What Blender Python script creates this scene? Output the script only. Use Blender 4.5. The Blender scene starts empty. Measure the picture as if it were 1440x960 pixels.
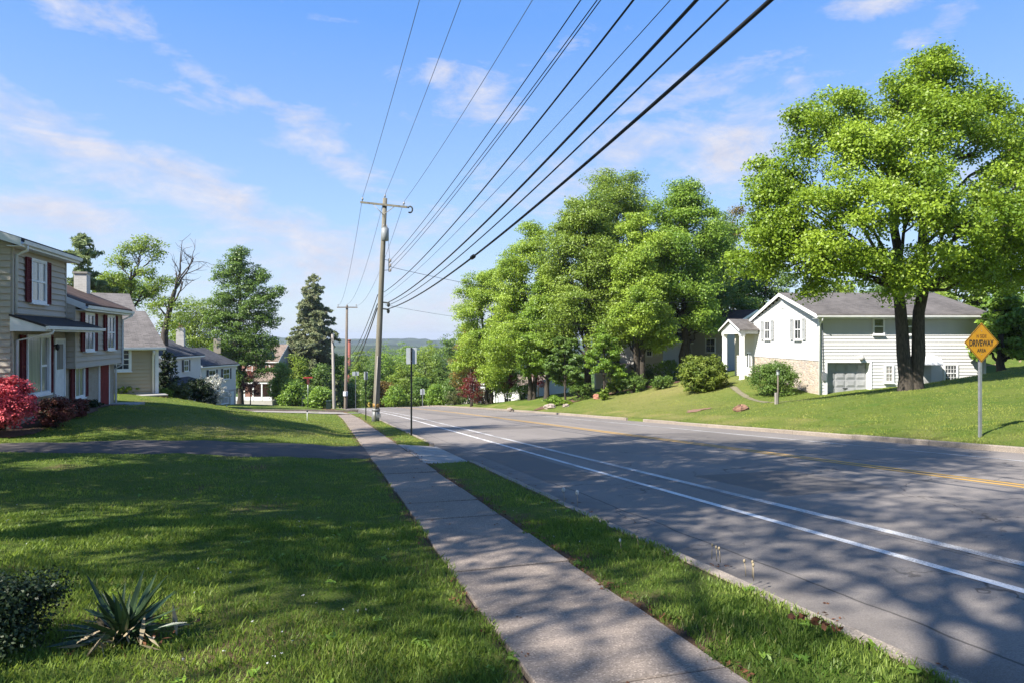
import bpy, math, random
import numpy as np
from mathutils import Vector, Matrix

rnd = random.Random(7)
scn = bpy.context.scene
COL = scn.collection
R = math.radians

# ------------------------------------------------------------------ camera frame (road runs along +Y)
EYE = 1.7
F = 960.0
HOR = 475.0
CR = np.array((0.965, -0.2625)); CF = np.array((0.2625, 0.965))

def W(px, d):
    """ground-plan position of the thing seen in column px at distance d"""
    q = (px - 720.0) / F * d
    return (CR[0]*q + CF[0]*d, CR[1]*q + CF[1]*d)
def Zat(py, d): return EYE - (py - HOR) / F * d
def cam_of(x, y): return (CR[0]*x + CR[1]*y, CF[0]*x + CF[1]*y)

# ------------------------------------------------------------------ terrain
def sstep(t):
    t = np.clip(t, 0, 1); return t*t*(3-2*t)
def zr(y):
    y = np.asarray(y, float)
    a = -0.081*y
    t = np.clip(y-90, 0, 40); a = a - 0.0011*t*t
    b = np.clip(y-130, 0, None); a = a - 0.088*b
    c = np.clip(y-200, 0, 60); a = a + 0.0014*c*c
    d = np.clip(y-260, 0, None); a = a + 0.168*d
    return a
def xr(y):
    t = np.clip(np.asarray(y, float)-45, 0, 120); return -0.0008*t*t
class TPS:
    def __init__(s, pts):
        P = np.array(pts, float); s.p = P[:, :2]/20.0; n = len(P)
        K = s.k(np.linalg.norm(s.p[:, None]-s.p[None], axis=2))+np.eye(n)*0.002
        A = np.zeros((n+3, n+3)); A[:n, :n] = K; A[:n, n] = 1; A[:n, n+1:] = s.p; A[n, :n] = 1; A[n+1:, :n] = s.p.T
        b = np.zeros(n+3); b[:n] = P[:, 2]; s.w = np.linalg.solve(A, b)
    @staticmethod
    def k(r): return np.where(r > 1e-9, r*r*np.log(np.maximum(r, 1e-9)), 0)
    def __call__(s, x, y):
        q = np.stack((x, y), -1)/20.0; sh = q.shape[:-1]; q = q.reshape(-1, 2); out = np.empty(len(q))
        for i in range(0, len(q), 20000):
            c = q[i:i+20000]; D = np.linalg.norm(c[:, None]-s.p[None], axis=2)
            out[i:i+20000] = s.k(D)@s.w[:-3]+s.w[-3]+c@s.w[-2:]
        return out.reshape(sh)
_L = [(1.1, y, 0) for y in range(-20, 131, 10)]
def _zl(x, y, z): _L.append((x, y, z-float(zr(y))))
for x, y, z in [(-7.3, 18.5, -1.0), (-9.2, 23.0, -1.2), (-9.3, 25.5, -0.98), (-9.3, 34.6, -1.3), (-6, 31.3, -1.2), (-7.3, 38, -1.65), (-9, 42, -1.5),
                (-5, 67, -5.15), (-11.4, 95, -6.9), (-14, 70, -5.1), (-10, 117, -9.2), (-20, 0, 1.0), (-20, -15, 2.0), (-9, 8, 0.0), (-9, 0, 0.55), (-30, 20, -0.4),
                (-30, 40, -1.0), (-30, 70, -4.6), (-30, 100, -7), (-12, 52, -2.9), (-5, 48, -3.5), (-40, 120, -9.5), (-18, 30, -0.9), (-20, 45, -1.6), (-4, 12, -0.76)]: _zl(x, y, z)
TL = TPS(_L)
_R = [(17.1, y, 0) for y in range(-20, 131, 10)]
for x, y, z in [(30, 36.4, -1.86), (40, 33.7, -0.9), (33.5, 28.2, -0.25), (37.5, 28.8, 0.15), (26.4, 26, -0.76), (29.3, 43.8, -1.6), (28.3, 46.2, -1.93), (28, 57.6, -2.9),
                (25, 62.8, -3.9), (21.8, 71.8, -4.85), (18.2, 15.5, -1.07), (24, 14, -0.5), (30, 12, 0.2), (45, 40, 0.2), (50, 25, 1.2), (60, 50, 1.0), (60, 10, 2.0), (45, 60, -0.8), (30, 90, -6.6),
                (60, 90, -4), (23, 31, -1.75), (40, 75, -3.5), (25, 0, 0.8), (60, -15, 4), (24, 42, -2.55), (22, 52, -3.6), (30, 115, -10.0), (60, 120, -8)]:
    _R.append((x, y, z-float(zr(y))))
TR = TPS(_R)
def drive_lo(x): return DRIVE[0]+0.45*np.clip((1-x)/9, 0, 1)
def drive_hi(x): return DRIVE[1]-1.25*np.clip((1-x)/9, 0, 1)
APRON = (16.5, 23.2); DRIVE = (18.4, 23.0)
def gz(x, y):
    """height of the ground skin"""
    x = np.asarray(x, float); y = np.asarray(y, float)
    x, y = np.broadcast_arrays(x, y)
    u = x - xr(y); z = zr(y).copy()
    xc = np.clip(x, -40, 60); yc = np.clip(y, -20, 120)
    fade = 1-sstep((y-125)/60)
    l = u < 1.1
    if l.any(): z[l] += (TL(xc[l], yc[l])*sstep((1.1-u[l])/1.6)*fade[l])
    r = u > 17.1
    if r.any(): z[r] += (TR(xc[r], yc[r])*sstep((u[r]-17.1)/1.6)*fade[r])
    lump = 0.02*np.sin(x*2.1+np.sin(y*1.3))*np.sin(y*1.7+0.6*x)+0.012*np.sin(x*5.3+y*3.1)*np.sin(y*4.7-x*1.9)
    lump = lump*((u < 0.9) | (u > 17.4))
    return z+lump
def g1(x, y): return float(gz(np.array([x]), np.array([y]))[0])
def hidden_under(u, y):
    """how far the skin is sunk under paving"""
    s = np.zeros_like(u)
    s = np.where((u > 1.15) & (u < 2.305), 0.05, s)
    s = np.where((u > 2.305) & (u < 3.40) & (y > APRON[0]) & (y < APRON[1]), 0.25, s)
    s = np.where((u >= 3.40) & (u < 17.02), 0.35, s)
    return s

# ------------------------------------------------------------------ node helpers
def nmat(name):
    m = bpy.data.materials.new(name); m.use_nodes = True
    nt = m.node_tree; b = nt.nodes['Principled BSDF']
    return m, nt, b
def setin(nt, sock, v):
    if hasattr(v, 'links'): nt.links.new(v, sock)
    elif isinstance(v, (tuple, list)) and len(v) == 3 and sock.type == 'RGBA': sock.default_value = (*v, 1)
    else: sock.default_value = v
def coord(nt, kind='Object'):
    return nt.nodes.new('ShaderNodeTexCoord').outputs[kind]
def mapping(nt, vec, scale=(1, 1, 1), rot=(0, 0, 0), loc=(0, 0, 0)):
    n = nt.nodes.new('ShaderNodeMapping'); nt.links.new(vec, n.inputs[0])
    n.inputs['Scale'].default_value = scale; n.inputs['Rotation'].default_value = rot; n.inputs['Location'].default_value = loc
    return n.outputs[0]
def noise(nt, vec, scale, detail=4, rough=0.55, dist=0.0):
    n = nt.nodes.new('ShaderNodeTexNoise'); nt.links.new(vec, n.inputs['Vector'])
    n.inputs['Scale'].default_value = scale; n.inputs['Detail'].default_value = detail; n.inputs['Roughness'].default_value = rough; n.inputs['Distortion'].default_value = dist
    return n.outputs['Fac']
def voro(nt, vec, scale, feature='F1', out='Distance', rnd_=1.0):
    n = nt.nodes.new('ShaderNodeTexVoronoi'); n.feature = feature; nt.links.new(vec, n.inputs['Vector']); n.inputs['Scale'].default_value = scale
    n.inputs['Randomness'].default_value = rnd_
    return n.outputs[out]
def rng_(nt, v, a, b, c=0.0, d=1.0):
    n = nt.nodes.new('ShaderNodeMapRange'); setin(nt, n.inputs[0], v)
    for i, q in enumerate((a, b, c, d)): n.inputs[1+i].default_value = q
    return n.outputs[0]
def math_(nt, op, a, b=0.0, c=0.0):
    n = nt.nodes.new('ShaderNodeMath'); n.operation = op
    setin(nt, n.inputs[0], a); setin(nt, n.inputs[1], b); setin(nt, n.inputs[2], c)
    return n.outputs[0]
def mixc(nt, f, a, b, blend='MIX'):
    n = nt.nodes.new('ShaderNodeMix'); n.data_type = 'RGBA'; n.blend_type = blend
    setin(nt, n.inputs[0], f); setin(nt, n.inputs[6], a); setin(nt, n.inputs[7], b)
    return n.outputs[2]
def attr(nt, name, out='Fac'):
    n = nt.nodes.new('ShaderNodeAttribute'); n.attribute_name = name; return n.outputs[out]
def bump(nt, b, h, strength=0.3, dist=0.02):
    n = nt.nodes.new('ShaderNodeBump'); n.inputs['Strength'].default_value = strength; n.inputs['Distance'].default_value = dist
    nt.links.new(h, n.inputs['Height']); nt.links.new(n.outputs[0], b.inputs['Normal'])
def sepx(nt, vec, axis):
    n = nt.nodes.new('ShaderNodeSeparateXYZ'); nt.links.new(vec, n.inputs[0]); return n.outputs[axis]

def plain(name, c1, c2=None, scale=3.0, rough=0.6, metal=0.0, bscale=None, bstr=0.2, spec=0.4, stretch=(1, 1, 1)):
    m, nt, b = nmat(name)
    v = mapping(nt, coord(nt), scale=stretch)
    c2 = c2 or tuple(x*0.82 for x in c1)
    n1 = noise(nt, v, scale, 6, 0.6)
    setin(nt, b.inputs['Base Color'], mixc(nt, rng_(nt, n1, 0.35, 0.65), c1, c2))
    b.inputs['Roughness'].default_value = rough; b.inputs['Metallic'].default_value = metal; b.inputs['Specular IOR Level'].default_value = spec
    if bscale: bump(nt, b, noise(nt, v, bscale, 5, 0.6), bstr, 0.01)
    return m
def leafmat(name, dark, light, trans, tw=0.35, rough=0.45, patch=0.35, extra=None, spec=0.35):
    m, nt, b = nmat(name)
    t = attr(nt, 'tint'); n1 = noise(nt, coord(nt), patch, 3, 0.5)
    f = math_(nt, 'ADD', math_(nt, 'MULTIPLY', t, 1.05), rng_(nt, n1, 0.35, 0.65, -0.35, 0.35))
    c = mixc(nt, f, dark, light)
    if extra: c = mixc(nt, rng_(nt, t, 0.86, 0.9), c, extra)
    setin(nt, b.inputs['Base Color'], c); b.inputs['Roughness'].default_value = rough; b.inputs['Specular IOR Level'].default_value = spec
    tr = nt.nodes.new('ShaderNodeBsdfTranslucent'); setin(nt, tr.inputs[0], mixc(nt, f, tuple(x*0.7 for x in trans), trans))
    mx = nt.nodes.new('ShaderNodeMixShader'); mx.inputs[0].default_value = tw
    nt.links.new(b.outputs[0], mx.inputs[1]); nt.links.new(tr.outputs[0], mx.inputs[2])
    nt.links.new(mx.outputs[0], nt.nodes['Material Output'].inputs['Surface'])
    return m

M = {}
# asphalt of the road
def asphalt(name, base, patch_dark=0.75, seams=True):
    m, nt, b = nmat(name); v = coord(nt)
    fine = noise(nt, v, 90, 3, 0.7); mid = noise(nt, mapping(nt, v, (1.0, 0.25, 1)), 1.3, 5, 0.6); big = noise(nt, mapping(nt, v, (0.4, 0.1, 1)), 1.0, 3)
    c = mixc(nt, rng_(nt, mid, 0.3, 0.7), base, tuple(x*1.22 for x in base))
    c = mixc(nt, rng_(nt, big, 0.42, 0.58, 0, 0.75), c, tuple(x*patch_dark for x in base))
    bl = noise(nt, v, 3.2, 5, 0.7); c = mixc(nt, rng_(nt, bl, 0.60, 0.72, 0, 0.55), c, tuple(x*0.55 for x in base)); c = mixc(nt, rng_(nt, noise(nt, v, 22, 4, 0.7), 0.35, 0.7, 0, 0.5), c, tuple(x*1.45 for x in base))
    c = mixc(nt, rng_(nt, fine, 0.40, 0.68, 0, 0.6), c, tuple(min(1, x*2.1) for x in base))
    st = voro(nt, v, 130, 'F1', 'Distance'); c = mixc(nt, rng_(nt, st, 0.0, 0.3, 0.65, 0), c, tuple(x*0.35 for x in base))
    if seams:
        x = sepx(nt, v, 0)
        # wheel tracks polished lighter, oil band between, long tar seams and cracks
        for cx in (8.0, 9.9, 13.2, 15.0):
            d = math_(nt, 'ABSOLUTE', math_(nt, 'SUBTRACT', x, cx)); c = mixc(nt, rng_(nt, d, 0.1, 0.5, 0.22, 0), c, tuple(x_*1.35 for x_ in base))
        wob = math_(nt, 'MULTIPLY', math_(nt, 'SUBTRACT', noise(nt, mapping(nt, v, (0, 1, 0)), 0.5, 5), 0.5), 0.25)
        xs = math_(nt, 'ADD', x, wob)
        for cx, w in ((12.05, 0.035), (6.35, 0.012), (14.9, 0.02), (4.3, 0.018)):
            d = math_(nt, 'ABSOLUTE', math_(nt, 'SUBTRACT', xs, cx)); c = mixc(nt, rng_(nt, d, w*0.5, w, 0.75, 0), c, tuple(x_*0.3 for x_ in base))
        # gutter grime by the left kerb
        g = rng_(nt, math_(nt, 'ADD', x, math_(nt, 'MULTIPLY', noise(nt, v, 2.0, 5), 1.2)), 4.0, 5.0, 0.6, 0); c = mixc(nt, g, c, (0.06, 0.05, 0.042))
    if seams:   # cut-and-filled utility patches
        yv = math_(nt, 'ADD', sepx(nt, v, 1), math_(nt, 'MULTIPLY', noise(nt, v, 1.5, 3), 0.15))
        for x0, x1, y0, y1, kk in ((7.1, 9.3, 9.5, 12.4, 0.80), (12.2, 14.7, 19.0, 24.5, 0.84), (4.2, 5.5, 12.8, 20.0, 0.86), (6.7, 10.9, 31.0, 33.2, 0.82), (8.8, 10.6, 5.2, 6.6, 1.2)):
            q = math_(nt, 'MULTIPLY', math_(nt, 'MULTIPLY', rng_(nt, x, x0, x0+0.04), rng_(nt, x, x1, x1-0.04)), math_(nt, 'MULTIPLY', rng_(nt, yv, y0, y0+0.04), rng_(nt, yv, y1, y1-0.04)))
            c = mixc(nt, math_(nt, 'MULTIPLY', q, 0.8), c, mixc(nt, fine, tuple(x_*kk*0.8 for x_ in base), tuple(x_*kk*1.15 for x_ in base)))
    dv = nt.nodes.new('ShaderNodeVectorMath'); dv.operation = 'ADD'; nt.links.new(v, dv.inputs[0])
    nz = nt.nodes.new('ShaderNodeTexNoise'); nz.inputs['Scale'].default_value = 1.7; nz.inputs['Detail'].default_value = 4; nt.links.new(v, nz.inputs['Vector']); nt.links.new(nz.outputs['Color'], dv.inputs[1])
    cr = voro(nt, dv.outputs[0], 0.42, 'DISTANCE_TO_EDGE', 'Distance')
    crm = math_(nt, 'MULTIPLY', rng_(nt, cr, 0.003, 0.009, 1, 0), rng_(nt, noise(nt, v, 0.35, 2), 0.5, 0.6))
    c = mixc(nt, math_(nt, 'MULTIPLY', crm, 0.75), c, tuple(x*0.35 for x in base))
    setin(nt, b.inputs['Base Color'], c); b.inputs['Roughness'].default_value = 0.85; b.inputs['Specular IOR Level'].default_value = 0.25
    bump(nt, b, math_(nt, 'ADD', fine, math_(nt, 'MULTIPLY', crm, -1.0)), 0.55, 0.006)
    return m
M['asphalt'] = asphalt('asphalt', (0.150, 0.133, 0.119))
M['drive_asphalt'] = asphalt('drive_asphalt', (0.056, 0.049, 0.046), 0.8, False)
M['side_asphalt'] = asphalt('side_asphalt', (0.21, 0.185, 0.16), 0.85, False)

def concrete(name, base, speck=0.5, slab=True):
    m, nt, b = nmat(name); v = coord(nt)
    big = noise(nt, v, 1.1, 5, 0.65); fine = noise(nt, v, 70, 3, 0.7); st = voro(nt, v, 95, 'F1', 'Color')
    c = mixc(nt, rng_(nt, big, 0.3, 0.7), base, tuple(x*0.66 for x in base))
    if slab: c = mixc(nt, math_(nt, 'MULTIPLY', attr(nt, 'tint'), 0.55), c, tuple(x*0.62 for x in base))
    stv = nt.nodes.new('ShaderNodeSeparateColor'); nt.links.new(st, stv.inputs[0])
    c = mixc(nt, rng_(nt, stv.outputs[0], 0.55, 0.95, 0, speck), c, tuple(x*0.32 for x in base))
    c = mixc(nt, rng_(nt, stv.outputs[1], 0.75, 0.95, 0, speck*0.8), c, tuple(min(1, x*1.8) for x in base))
    c = mixc(nt, rng_(nt, noise(nt, v, 3.5, 6, 0.7), 0.58, 0.72, 0, 0.5), c, (base[0]*0.45, base[1]*0.42, base[2]*0.38))
    setin(nt, b.inputs['Base Color'], c); b.inputs['Roughness'].default_value = 0.9; b.inputs['Specular IOR Level'].default_value = 0.2
    bump(nt, b, math_(nt, 'ADD', fine, math_(nt, 'MULTIPLY', big, 0.6)), 0.5, 0.006)
    return m
M['sidewalk'] = concrete('sidewalk', (0.275, 0.226, 0.187))
M['kerb'] = concrete('kerb', (0.32, 0.27, 0.22), 0.5, True)
M['concrete'] = concrete('concrete', (0.36, 0.34, 0.31), 0.25, False)

# turf skin
m, nt, b = nmat('turf'); v = coord(nt)
n1 = noise(nt, v, 0.35, 5, 0.6); n2 = noise(nt, v, 4.0, 6, 0.7); n3 = noise(nt, v, 45, 4, 0.75)
c = mixc(nt, rng_(nt, n1, 0.35, 0.65), (0.095, 0.150, 0.022), (0.165, 0.200, 0.038))
c = mixc(nt, rng_(nt, n2, 0.45, 0.75, 0, 0.7), c, (0.225, 0.22, 0.07)); c = mixc(nt, rng_(nt, noise(nt, v, 1.1, 4, 0.6), 0.55, 0.7, 0, 0.5), c, (0.06, 0.15, 0.02))
c = mixc(nt, rng_(nt, n3, 0.3, 0.75, 0.0, 0.75), c, (0.038, 0.082, 0.012))
dirtf = math_(nt, 'MULTIPLY', attr(nt, 'dirt'), rng_(nt, math_(nt, 'ADD', n2, math_(nt, 'MULTIPLY', n3, 0.4)), 0.45, 0.75, 0.35, 1.3))
dirt = mixc(nt, n3, (0.105, 0.062, 0.036), (0.20, 0.13, 0.085))
c = mixc(nt, math_(nt, 'MINIMUM', dirtf, 1.0), c, dirt)
c = mixc(nt, attr(nt, 'dry'), c, mixc(nt, n3, (0.20, 0.18, 0.06), (0.30, 0.25, 0.10)))
setin(nt, b.inputs['Base Color'], c); b.inputs['Roughness'].default_value = 0.95; b.inputs['Specular IOR Level'].default_value = 0.1
bump(nt, b, math_(nt, 'ADD', n3, n2), 1.0, 0.05); M['turf'] = m
# grass blades
M['grass'] = leafmat('grass_blades', (0.071, 0.143, 0.018), (0.252, 0.323, 0.062), (0.316, 0.432, 0.058), 0.4, 0.5, 0.9, extra=(0.40, 0.34, 0.16))
M['grass_far'] = leafmat('grass_far', (0.113, 0.174, 0.021), (0.339, 0.355, 0.067), (0.398, 0.448, 0.069), 0.32, 0.6, 0.45, extra=(0.31, 0.27, 0.10))
M['mulch'] = plain('mulch', (0.085, 0.05, 0.035), (0.16, 0.10, 0.07), 25, 0.95, bscale=40, bstr=0.8, spec=0.1)

def painted(name, base, wear):
    m, nt, b = nmat(name); v = coord(nt)
    n1 = noise(nt, v, 60, 4, 0.75); n2 = noise(nt, mapping(nt, v, (1, 0.3, 1)), 2.0, 4, 0.6)
    f = rng_(nt, math_(nt, 'ADD', n1, math_(nt, 'MULTIPLY', n2, 0.6)), 0.72+wear, 0.95+wear)
    setin(nt, b.inputs['Base Color'], mixc(nt, f, base, (0.16, 0.15, 0.145))); b.inputs['Roughness'].default_value = 0.75
    bump(nt, b, n1, 0.3, 0.004); return m
M['white_paint'] = painted('white_paint', (0.68, 0.67, 0.65), 0.02)
M['faded_white'] = painted('faded_white', (0.60, 0.59, 0.57), -0.04)
M['yellow_paint'] = painted('yellow_paint', (0.50, 0.29, 0.06), 0.12)

def siding(name, base, dirty=0.15):
    m, nt, b = nmat(name); v = coord(nt)
    n1 = noise(nt, mapping(nt, v, (1, 1, 0.25)), 1.2, 6, 0.65); n2 = noise(nt, v, 14, 4, 0.6)
    c = mixc(nt, rng_(nt, n1, 0.35, 0.75, 0, dirty*2), base, tuple(x*0.78 for x in base))
    c = mixc(nt, rng_(nt, n2, 0.4, 0.8, 0, dirty), c, tuple(x*0.85 for x in base))
    setin(nt, b.inputs['Base Color'], c); b.inputs['Roughness'].default_value = 0.8; b.inputs['Specular IOR Level'].default_value = 0.12
    bump(nt, b, noise(nt, mapping(nt, v, (1, 1, 6)), 10, 3), 0.08, 0.01); return m
M['taupe'] = siding('taupe_siding', (0.455, 0.40, 0.33)); M['beige'] = siding('beige_siding', (0.41, 0.34, 0.235)); M['white_siding'] = siding('white_siding', (0.57, 0.565, 0.55), 0.16)
M['grey_siding'] = siding('grey_siding', (0.42, 0.40, 0.37)); M['cream'] = siding('cream_siding', (0.58, 0.55, 0.48))
def shingle(name, base, sx=1.0):
    m, nt, b = nmat(name); v = coord(nt, 'UV')
    br = nt.nodes.new('ShaderNodeTexBrick'); nt.links.new(v, br.inputs['Vector']); br.inputs['Scale'].default_value = 1.0
    br.inputs['Brick Width'].default_value = 0.3; br.inputs['Row Height'].default_value = 0.14; br.inputs['Mortar Size'].default_value = 0.008; br.offset = 0.37
    br.inputs['Color1'].default_value = (*base, 1); br.inputs['Color2'].default_value = (*[x*0.55 for x in base], 1); br.inputs['Mortar'].default_value = (*[x*0.3 for x in base], 1)
    n1 = noise(nt, mapping(nt, v, (1, 0.35, 1)), 0.9, 6, 0.65); n2 = noise(nt, v, 30, 3)
    c = mixc(nt, rng_(nt, n1, 0.4, 0.7, 0, 0.5), br.outputs['Color'], tuple(x*1.5 for x in base))
    c = mixc(nt, rng_(nt, n2, 0.3, 0.8, 0, 0.5), c, tuple(x*0.5 for x in base))
    setin(nt, b.inputs['Base Color'], c); b.inputs['Roughness'].default_value = 0.9; b.inputs['Specular IOR Level'].default_value = 0.2
    bump(nt, b, br.outputs['Fac'], -0.4, 0.01); return m
M['roof_dark'] = shingle('roof_dark', (0.055, 0.047, 0.045)); M['roof_brown'] = shingle('roof_brown', (0.10, 0.065, 0.05)); M['roof_grey'] = shingle('roof_grey', (0.17, 0.155, 0.145))
M['roof_slate'] = shingle('roof_slate', (0.075, 0.078, 0.09)); M['roof_weathered'] = shingle('roof_weathered', (0.135, 0.122, 0.112)); M['roof_tan'] = shingle('roof_tan', (0.24, 0.185, 0.15))
def bricks(name, a, c_, mortar, w=0.22, h=0.075, kind='Object'):
    m, nt, b = nmat(name); v = coord(nt, 'UV')
    br = nt.nodes.new('ShaderNodeTexBrick'); nt.links.new(v, br.inputs['Vector']); br.inputs['Scale'].default_value = 1.0
    br.inputs['Brick Width'].default_value = w; br.inputs['Row Height'].default_value = h; br.inputs['Mortar Size'].default_value = 0.008
    br.inputs['Color1'].default_value = (*a, 1); br.inputs['Color2'].default_value = (*c_, 1); br.inputs['Mortar'].default_value = (*mortar, 1)
    c = mixc(nt, rng_(nt, noise(nt, v, 3, 5), 0.35, 0.7, 0, 0.4), br.outputs['Color'], tuple(x*0.6 for x in a))
    setin(nt, b.inputs['Base Color'], c); b.inputs['Roughness'].default_value = 0.9
    bump(nt, b, br.outputs['Fac'], -0.5, 0.01); return m
M['tan_brick'] = bricks('tan_brick', (0.36, 0.31, 0.24), (0.30, 0.255, 0.19), (0.32, 0.29, 0.24)); M['red_brick'] = bricks('red_brick', (0.20, 0.075, 0.05), (0.26, 0.11, 0.07), (0.28, 0.23, 0.2))
M['white_brick'] = bricks('white_brick', (0.55, 0.53, 0.5), (0.45, 0.43, 0.4), (0.6, 0.58, 0.55))
m, nt, b = nmat('field_stone'); v = coord(nt)
dv = nt.nodes.new('ShaderNodeTexVoronoi'); nt.links.new(mapping(nt, v, (1, 1, 1.6)), dv.inputs['Vector']); dv.inputs['Scale'].default_value = 4.0
e = voro(nt, mapping(nt, v, (1, 1, 1.6)), 4.0, 'DISTANCE_TO_EDGE', 'Distance')
sc_ = nt.nodes.new('ShaderNodeSeparateColor'); nt.links.new(dv.outputs['Color'], sc_.inputs[0])
c = mixc(nt, sc_.outputs[0], (0.42, 0.32, 0.22), (0.60, 0.52, 0.42)); c = mixc(nt, sc_.outputs[1], c, (0.36, 0.30, 0.25)); c = mixc(nt, rng_(nt, e, 0.02, 0.07, 0.8, 0), c, (0.5, 0.46, 0.4))
setin(nt, b.inputs['Base Color'], c); b.inputs['Roughness'].default_value = 0.9; bump(nt, b, rng_(nt, e, 0, 0.15), 0.7, 0.03); M['stone'] = m

M['white_trim'] = plain('white_trim', (0.76, 0.76, 0.75), (0.66, 0.66, 0.65), 2, 0.5); M['grey_trim'] = plain('grey_trim', (0.42, 0.41, 0.39), None, 2, 0.5)
M['burgundy'] = plain('burgundy_paint', (0.135, 0.026, 0.028), (0.10, 0.022, 0.024), 3, 0.8, spec=0.12); M['red_door'] = plain('red_door_paint', (0.19, 0.028, 0.028), (0.14, 0.022, 0.022), 3, 0.8, spec=0.12)
M['black_trim'] = plain('black_trim', (0.025, 0.027, 0.03), None, 3, 0.5); M['grey_shutter'] = plain('grey_shutter', (0.36, 0.37, 0.37), None, 3, 0.6); M['blue_white'] = plain('storm_door_paint', (0.62, 0.66, 0.70), None, 3, 0.4)
m, nt, b = nmat('window_glass'); v = coord(nt)
setin(nt, b.inputs['Base Color'], mixc(nt, rng_(nt, noise(nt, v, 1.7, 3), 0.4, 0.6), (0.02, 0.024, 0.028), (0.075, 0.08, 0.085))); b.inputs['Roughness'].default_value = 0.06; b.inputs['Specular IOR Level'].default_value = 0.9
bump(nt, b, noise(nt, v, 2.5, 2), 0.06, 0.02); M['glass'] = m
m, nt, b = nmat('curtained_glass'); v = coord(nt)
setin(nt, b.inputs['Base Color'], mixc(nt, rng_(nt, noise(nt, mapping(nt, v, (14, 14, 0.3)), 1.0, 3), 0.35, 0.65), (0.16, 0.155, 0.14), (0.34, 0.32, 0.29))); b.inputs['Roughness'].default_value = 0.08; b.inputs['Specular IOR Level'].default_value = 0.8; M['curtain'] = m
M['pole_wood'] = plain('pole_wood', (0.19, 0.175, 0.135), (0.115, 0.105, 0.078), 3.0, 0.9, bscale=14, bstr=0.6, stretch=(5, 5, 0.3)); M['old_wood'] = plain('old_wood', (0.165, 0.135, 0.108), (0.105, 0.087, 0.07), 3, 0.9, bscale=14, bstr=0.5, stretch=(5, 5, 0.3))
M['grey_wood'] = plain('grey_wood', (0.32, 0.29, 0.26), (0.2, 0.18, 0.16), 3, 0.9, stretch=(4, 4, 0.4)); M['fence_wood'] = plain('fence_wood', (0.40, 0.30, 0.19), (0.28, 0.2, 0.13), 4, 0.85, stretch=(6, 6, 0.4))
M['galv'] = plain('galvanised_steel', (0.42, 0.43, 0.44), (0.33, 0.34, 0.35), 8, 0.42, 0.75); M['alu'] = plain('sign_back_aluminium', (0.50, 0.53, 0.55), (0.42, 0.45, 0.47), 4, 0.5, 0.4)
M['dark_post'] = plain('dark_post', (0.030, 0.036, 0.032), None, 5, 0.55); M['cable'] = plain('black_cable', (0.018, 0.019, 0.022), None, 2, 0.6); M['grey_cable'] = plain('grey_cable', (0.09, 0.10, 0.115), None, 2, 0.5, 0.3)
M['transformer'] = plain('transformer_paint', (0.25, 0.265, 0.265), (0.19, 0.205, 0.205), 3, 0.45); M['porcelain'] = plain('porcelain', (0.30, 0.27, 0.25), None, 3, 0.25); M['orange'] = plain('orange_band', (0.30, 0.17, 0.04), None, 3, 0.6)
M['sign_yellow'] = plain('sign_amber', (0.45, 0.225, 0.010), (0.38, 0.18, 0.008), 7, 0.45); M['sign_black'] = plain('sign_black', (0.02, 0.018, 0.014), None, 4, 0.5); M['sign_faded'] = plain('sign_faded_letters', (0.085, 0.040, 0.010), (0.22, 0.10, 0.010), 30, 0.5)
M['sign_red'] = plain('sign_red', (0.42, 0.05, 0.045), None, 4, 0.5); M['sign_green'] = plain('sign_green', (0.05, 0.16, 0.09), None, 4, 0.5); M['sign_white'] = plain('sign_white', (0.7, 0.7, 0.68), None, 4, 0.5)
M['bark'] = plain('bark', (0.085, 0.072, 0.058), (0.036, 0.031, 0.026), 5, 0.95, bscale=9, bstr=1.0, spec=0.1, stretch=(4, 4, 0.6)); M['bark_grey'] = plain('bark_grey', (0.105, 0.092, 0.08), (0.06, 0.052, 0.045), 5, 0.95, bscale=9, bstr=0.9, spec=0.1, stretch=(4, 4, 0.6))
M['rock'] = plain('rock', (0.36, 0.30, 0.25), (0.24, 0.19, 0.16), 6, 0.9, bscale=12, bstr=0.7); M['red_soil'] = plain('red_soil', (0.24, 0.13, 0.085), (0.17, 0.10, 0.07), 9, 0.95, bscale=20, bstr=0.7)
M['door_grey'] = plain('garage_door_paint', (0.34, 0.345, 0.355), None, 2, 0.5)
M['worn_path'] = plain('worn_path', (0.20, 0.175, 0.12), (0.15, 0.14, 0.085), 6, 0.95, bscale=20, bstr=0.5, spec=0.1)
M['dull_steel'] = plain('dull_steel', (0.22, 0.225, 0.225), (0.15, 0.155, 0.155), 6, 0.6, 0.4)
M['terracotta'] = plain('terracotta', (0.34, 0.15, 0.10), None, 5, 0.8); M['bin'] = plain('bin_plastic', (0.025, 0.05, 0.04), None, 4, 0.4); M['petal_white'] = plain('white_fluff', (0.48, 0.48, 0.45), None, 40, 0.9); M['stalk'] = plain('dry_stalk', (0.34, 0.27, 0.17), (0.24, 0.2, 0.12), 20, 0.8)
M['chimney_red'] = plain('stack_brick', (0.26, 0.08, 0.055), None, 2, 0.9); M['yellow_plastic'] = plain('yellow_plastic', (0.30, 0.23, 0.03), None, 3, 0.5); M['paper'] = plain('notice_paper', (0.7, 0.72, 0.75), None, 3, 0.7)
L = M
M['maple'] = leafmat('maple_leaves', (0.102, 0.183, 0.013), (0.268, 0.365, 0.033), (0.382, 0.536, 0.037), 0.32)
M['locust'] = leafmat('locust_leaves', (0.125, 0.215, 0.021), (0.316, 0.421, 0.054), (0.431, 0.573, 0.054), 0.32)
M['oak'] = leafmat('oak_leaves', (0.103, 0.172, 0.020), (0.245, 0.328, 0.050), (0.333, 0.450, 0.044), 0.31)
M['fresh'] = leafmat('fresh_green_leaves', (0.092, 0.180, 0.020), (0.239, 0.354, 0.045), (0.323, 0.481, 0.043), 0.32)
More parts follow.
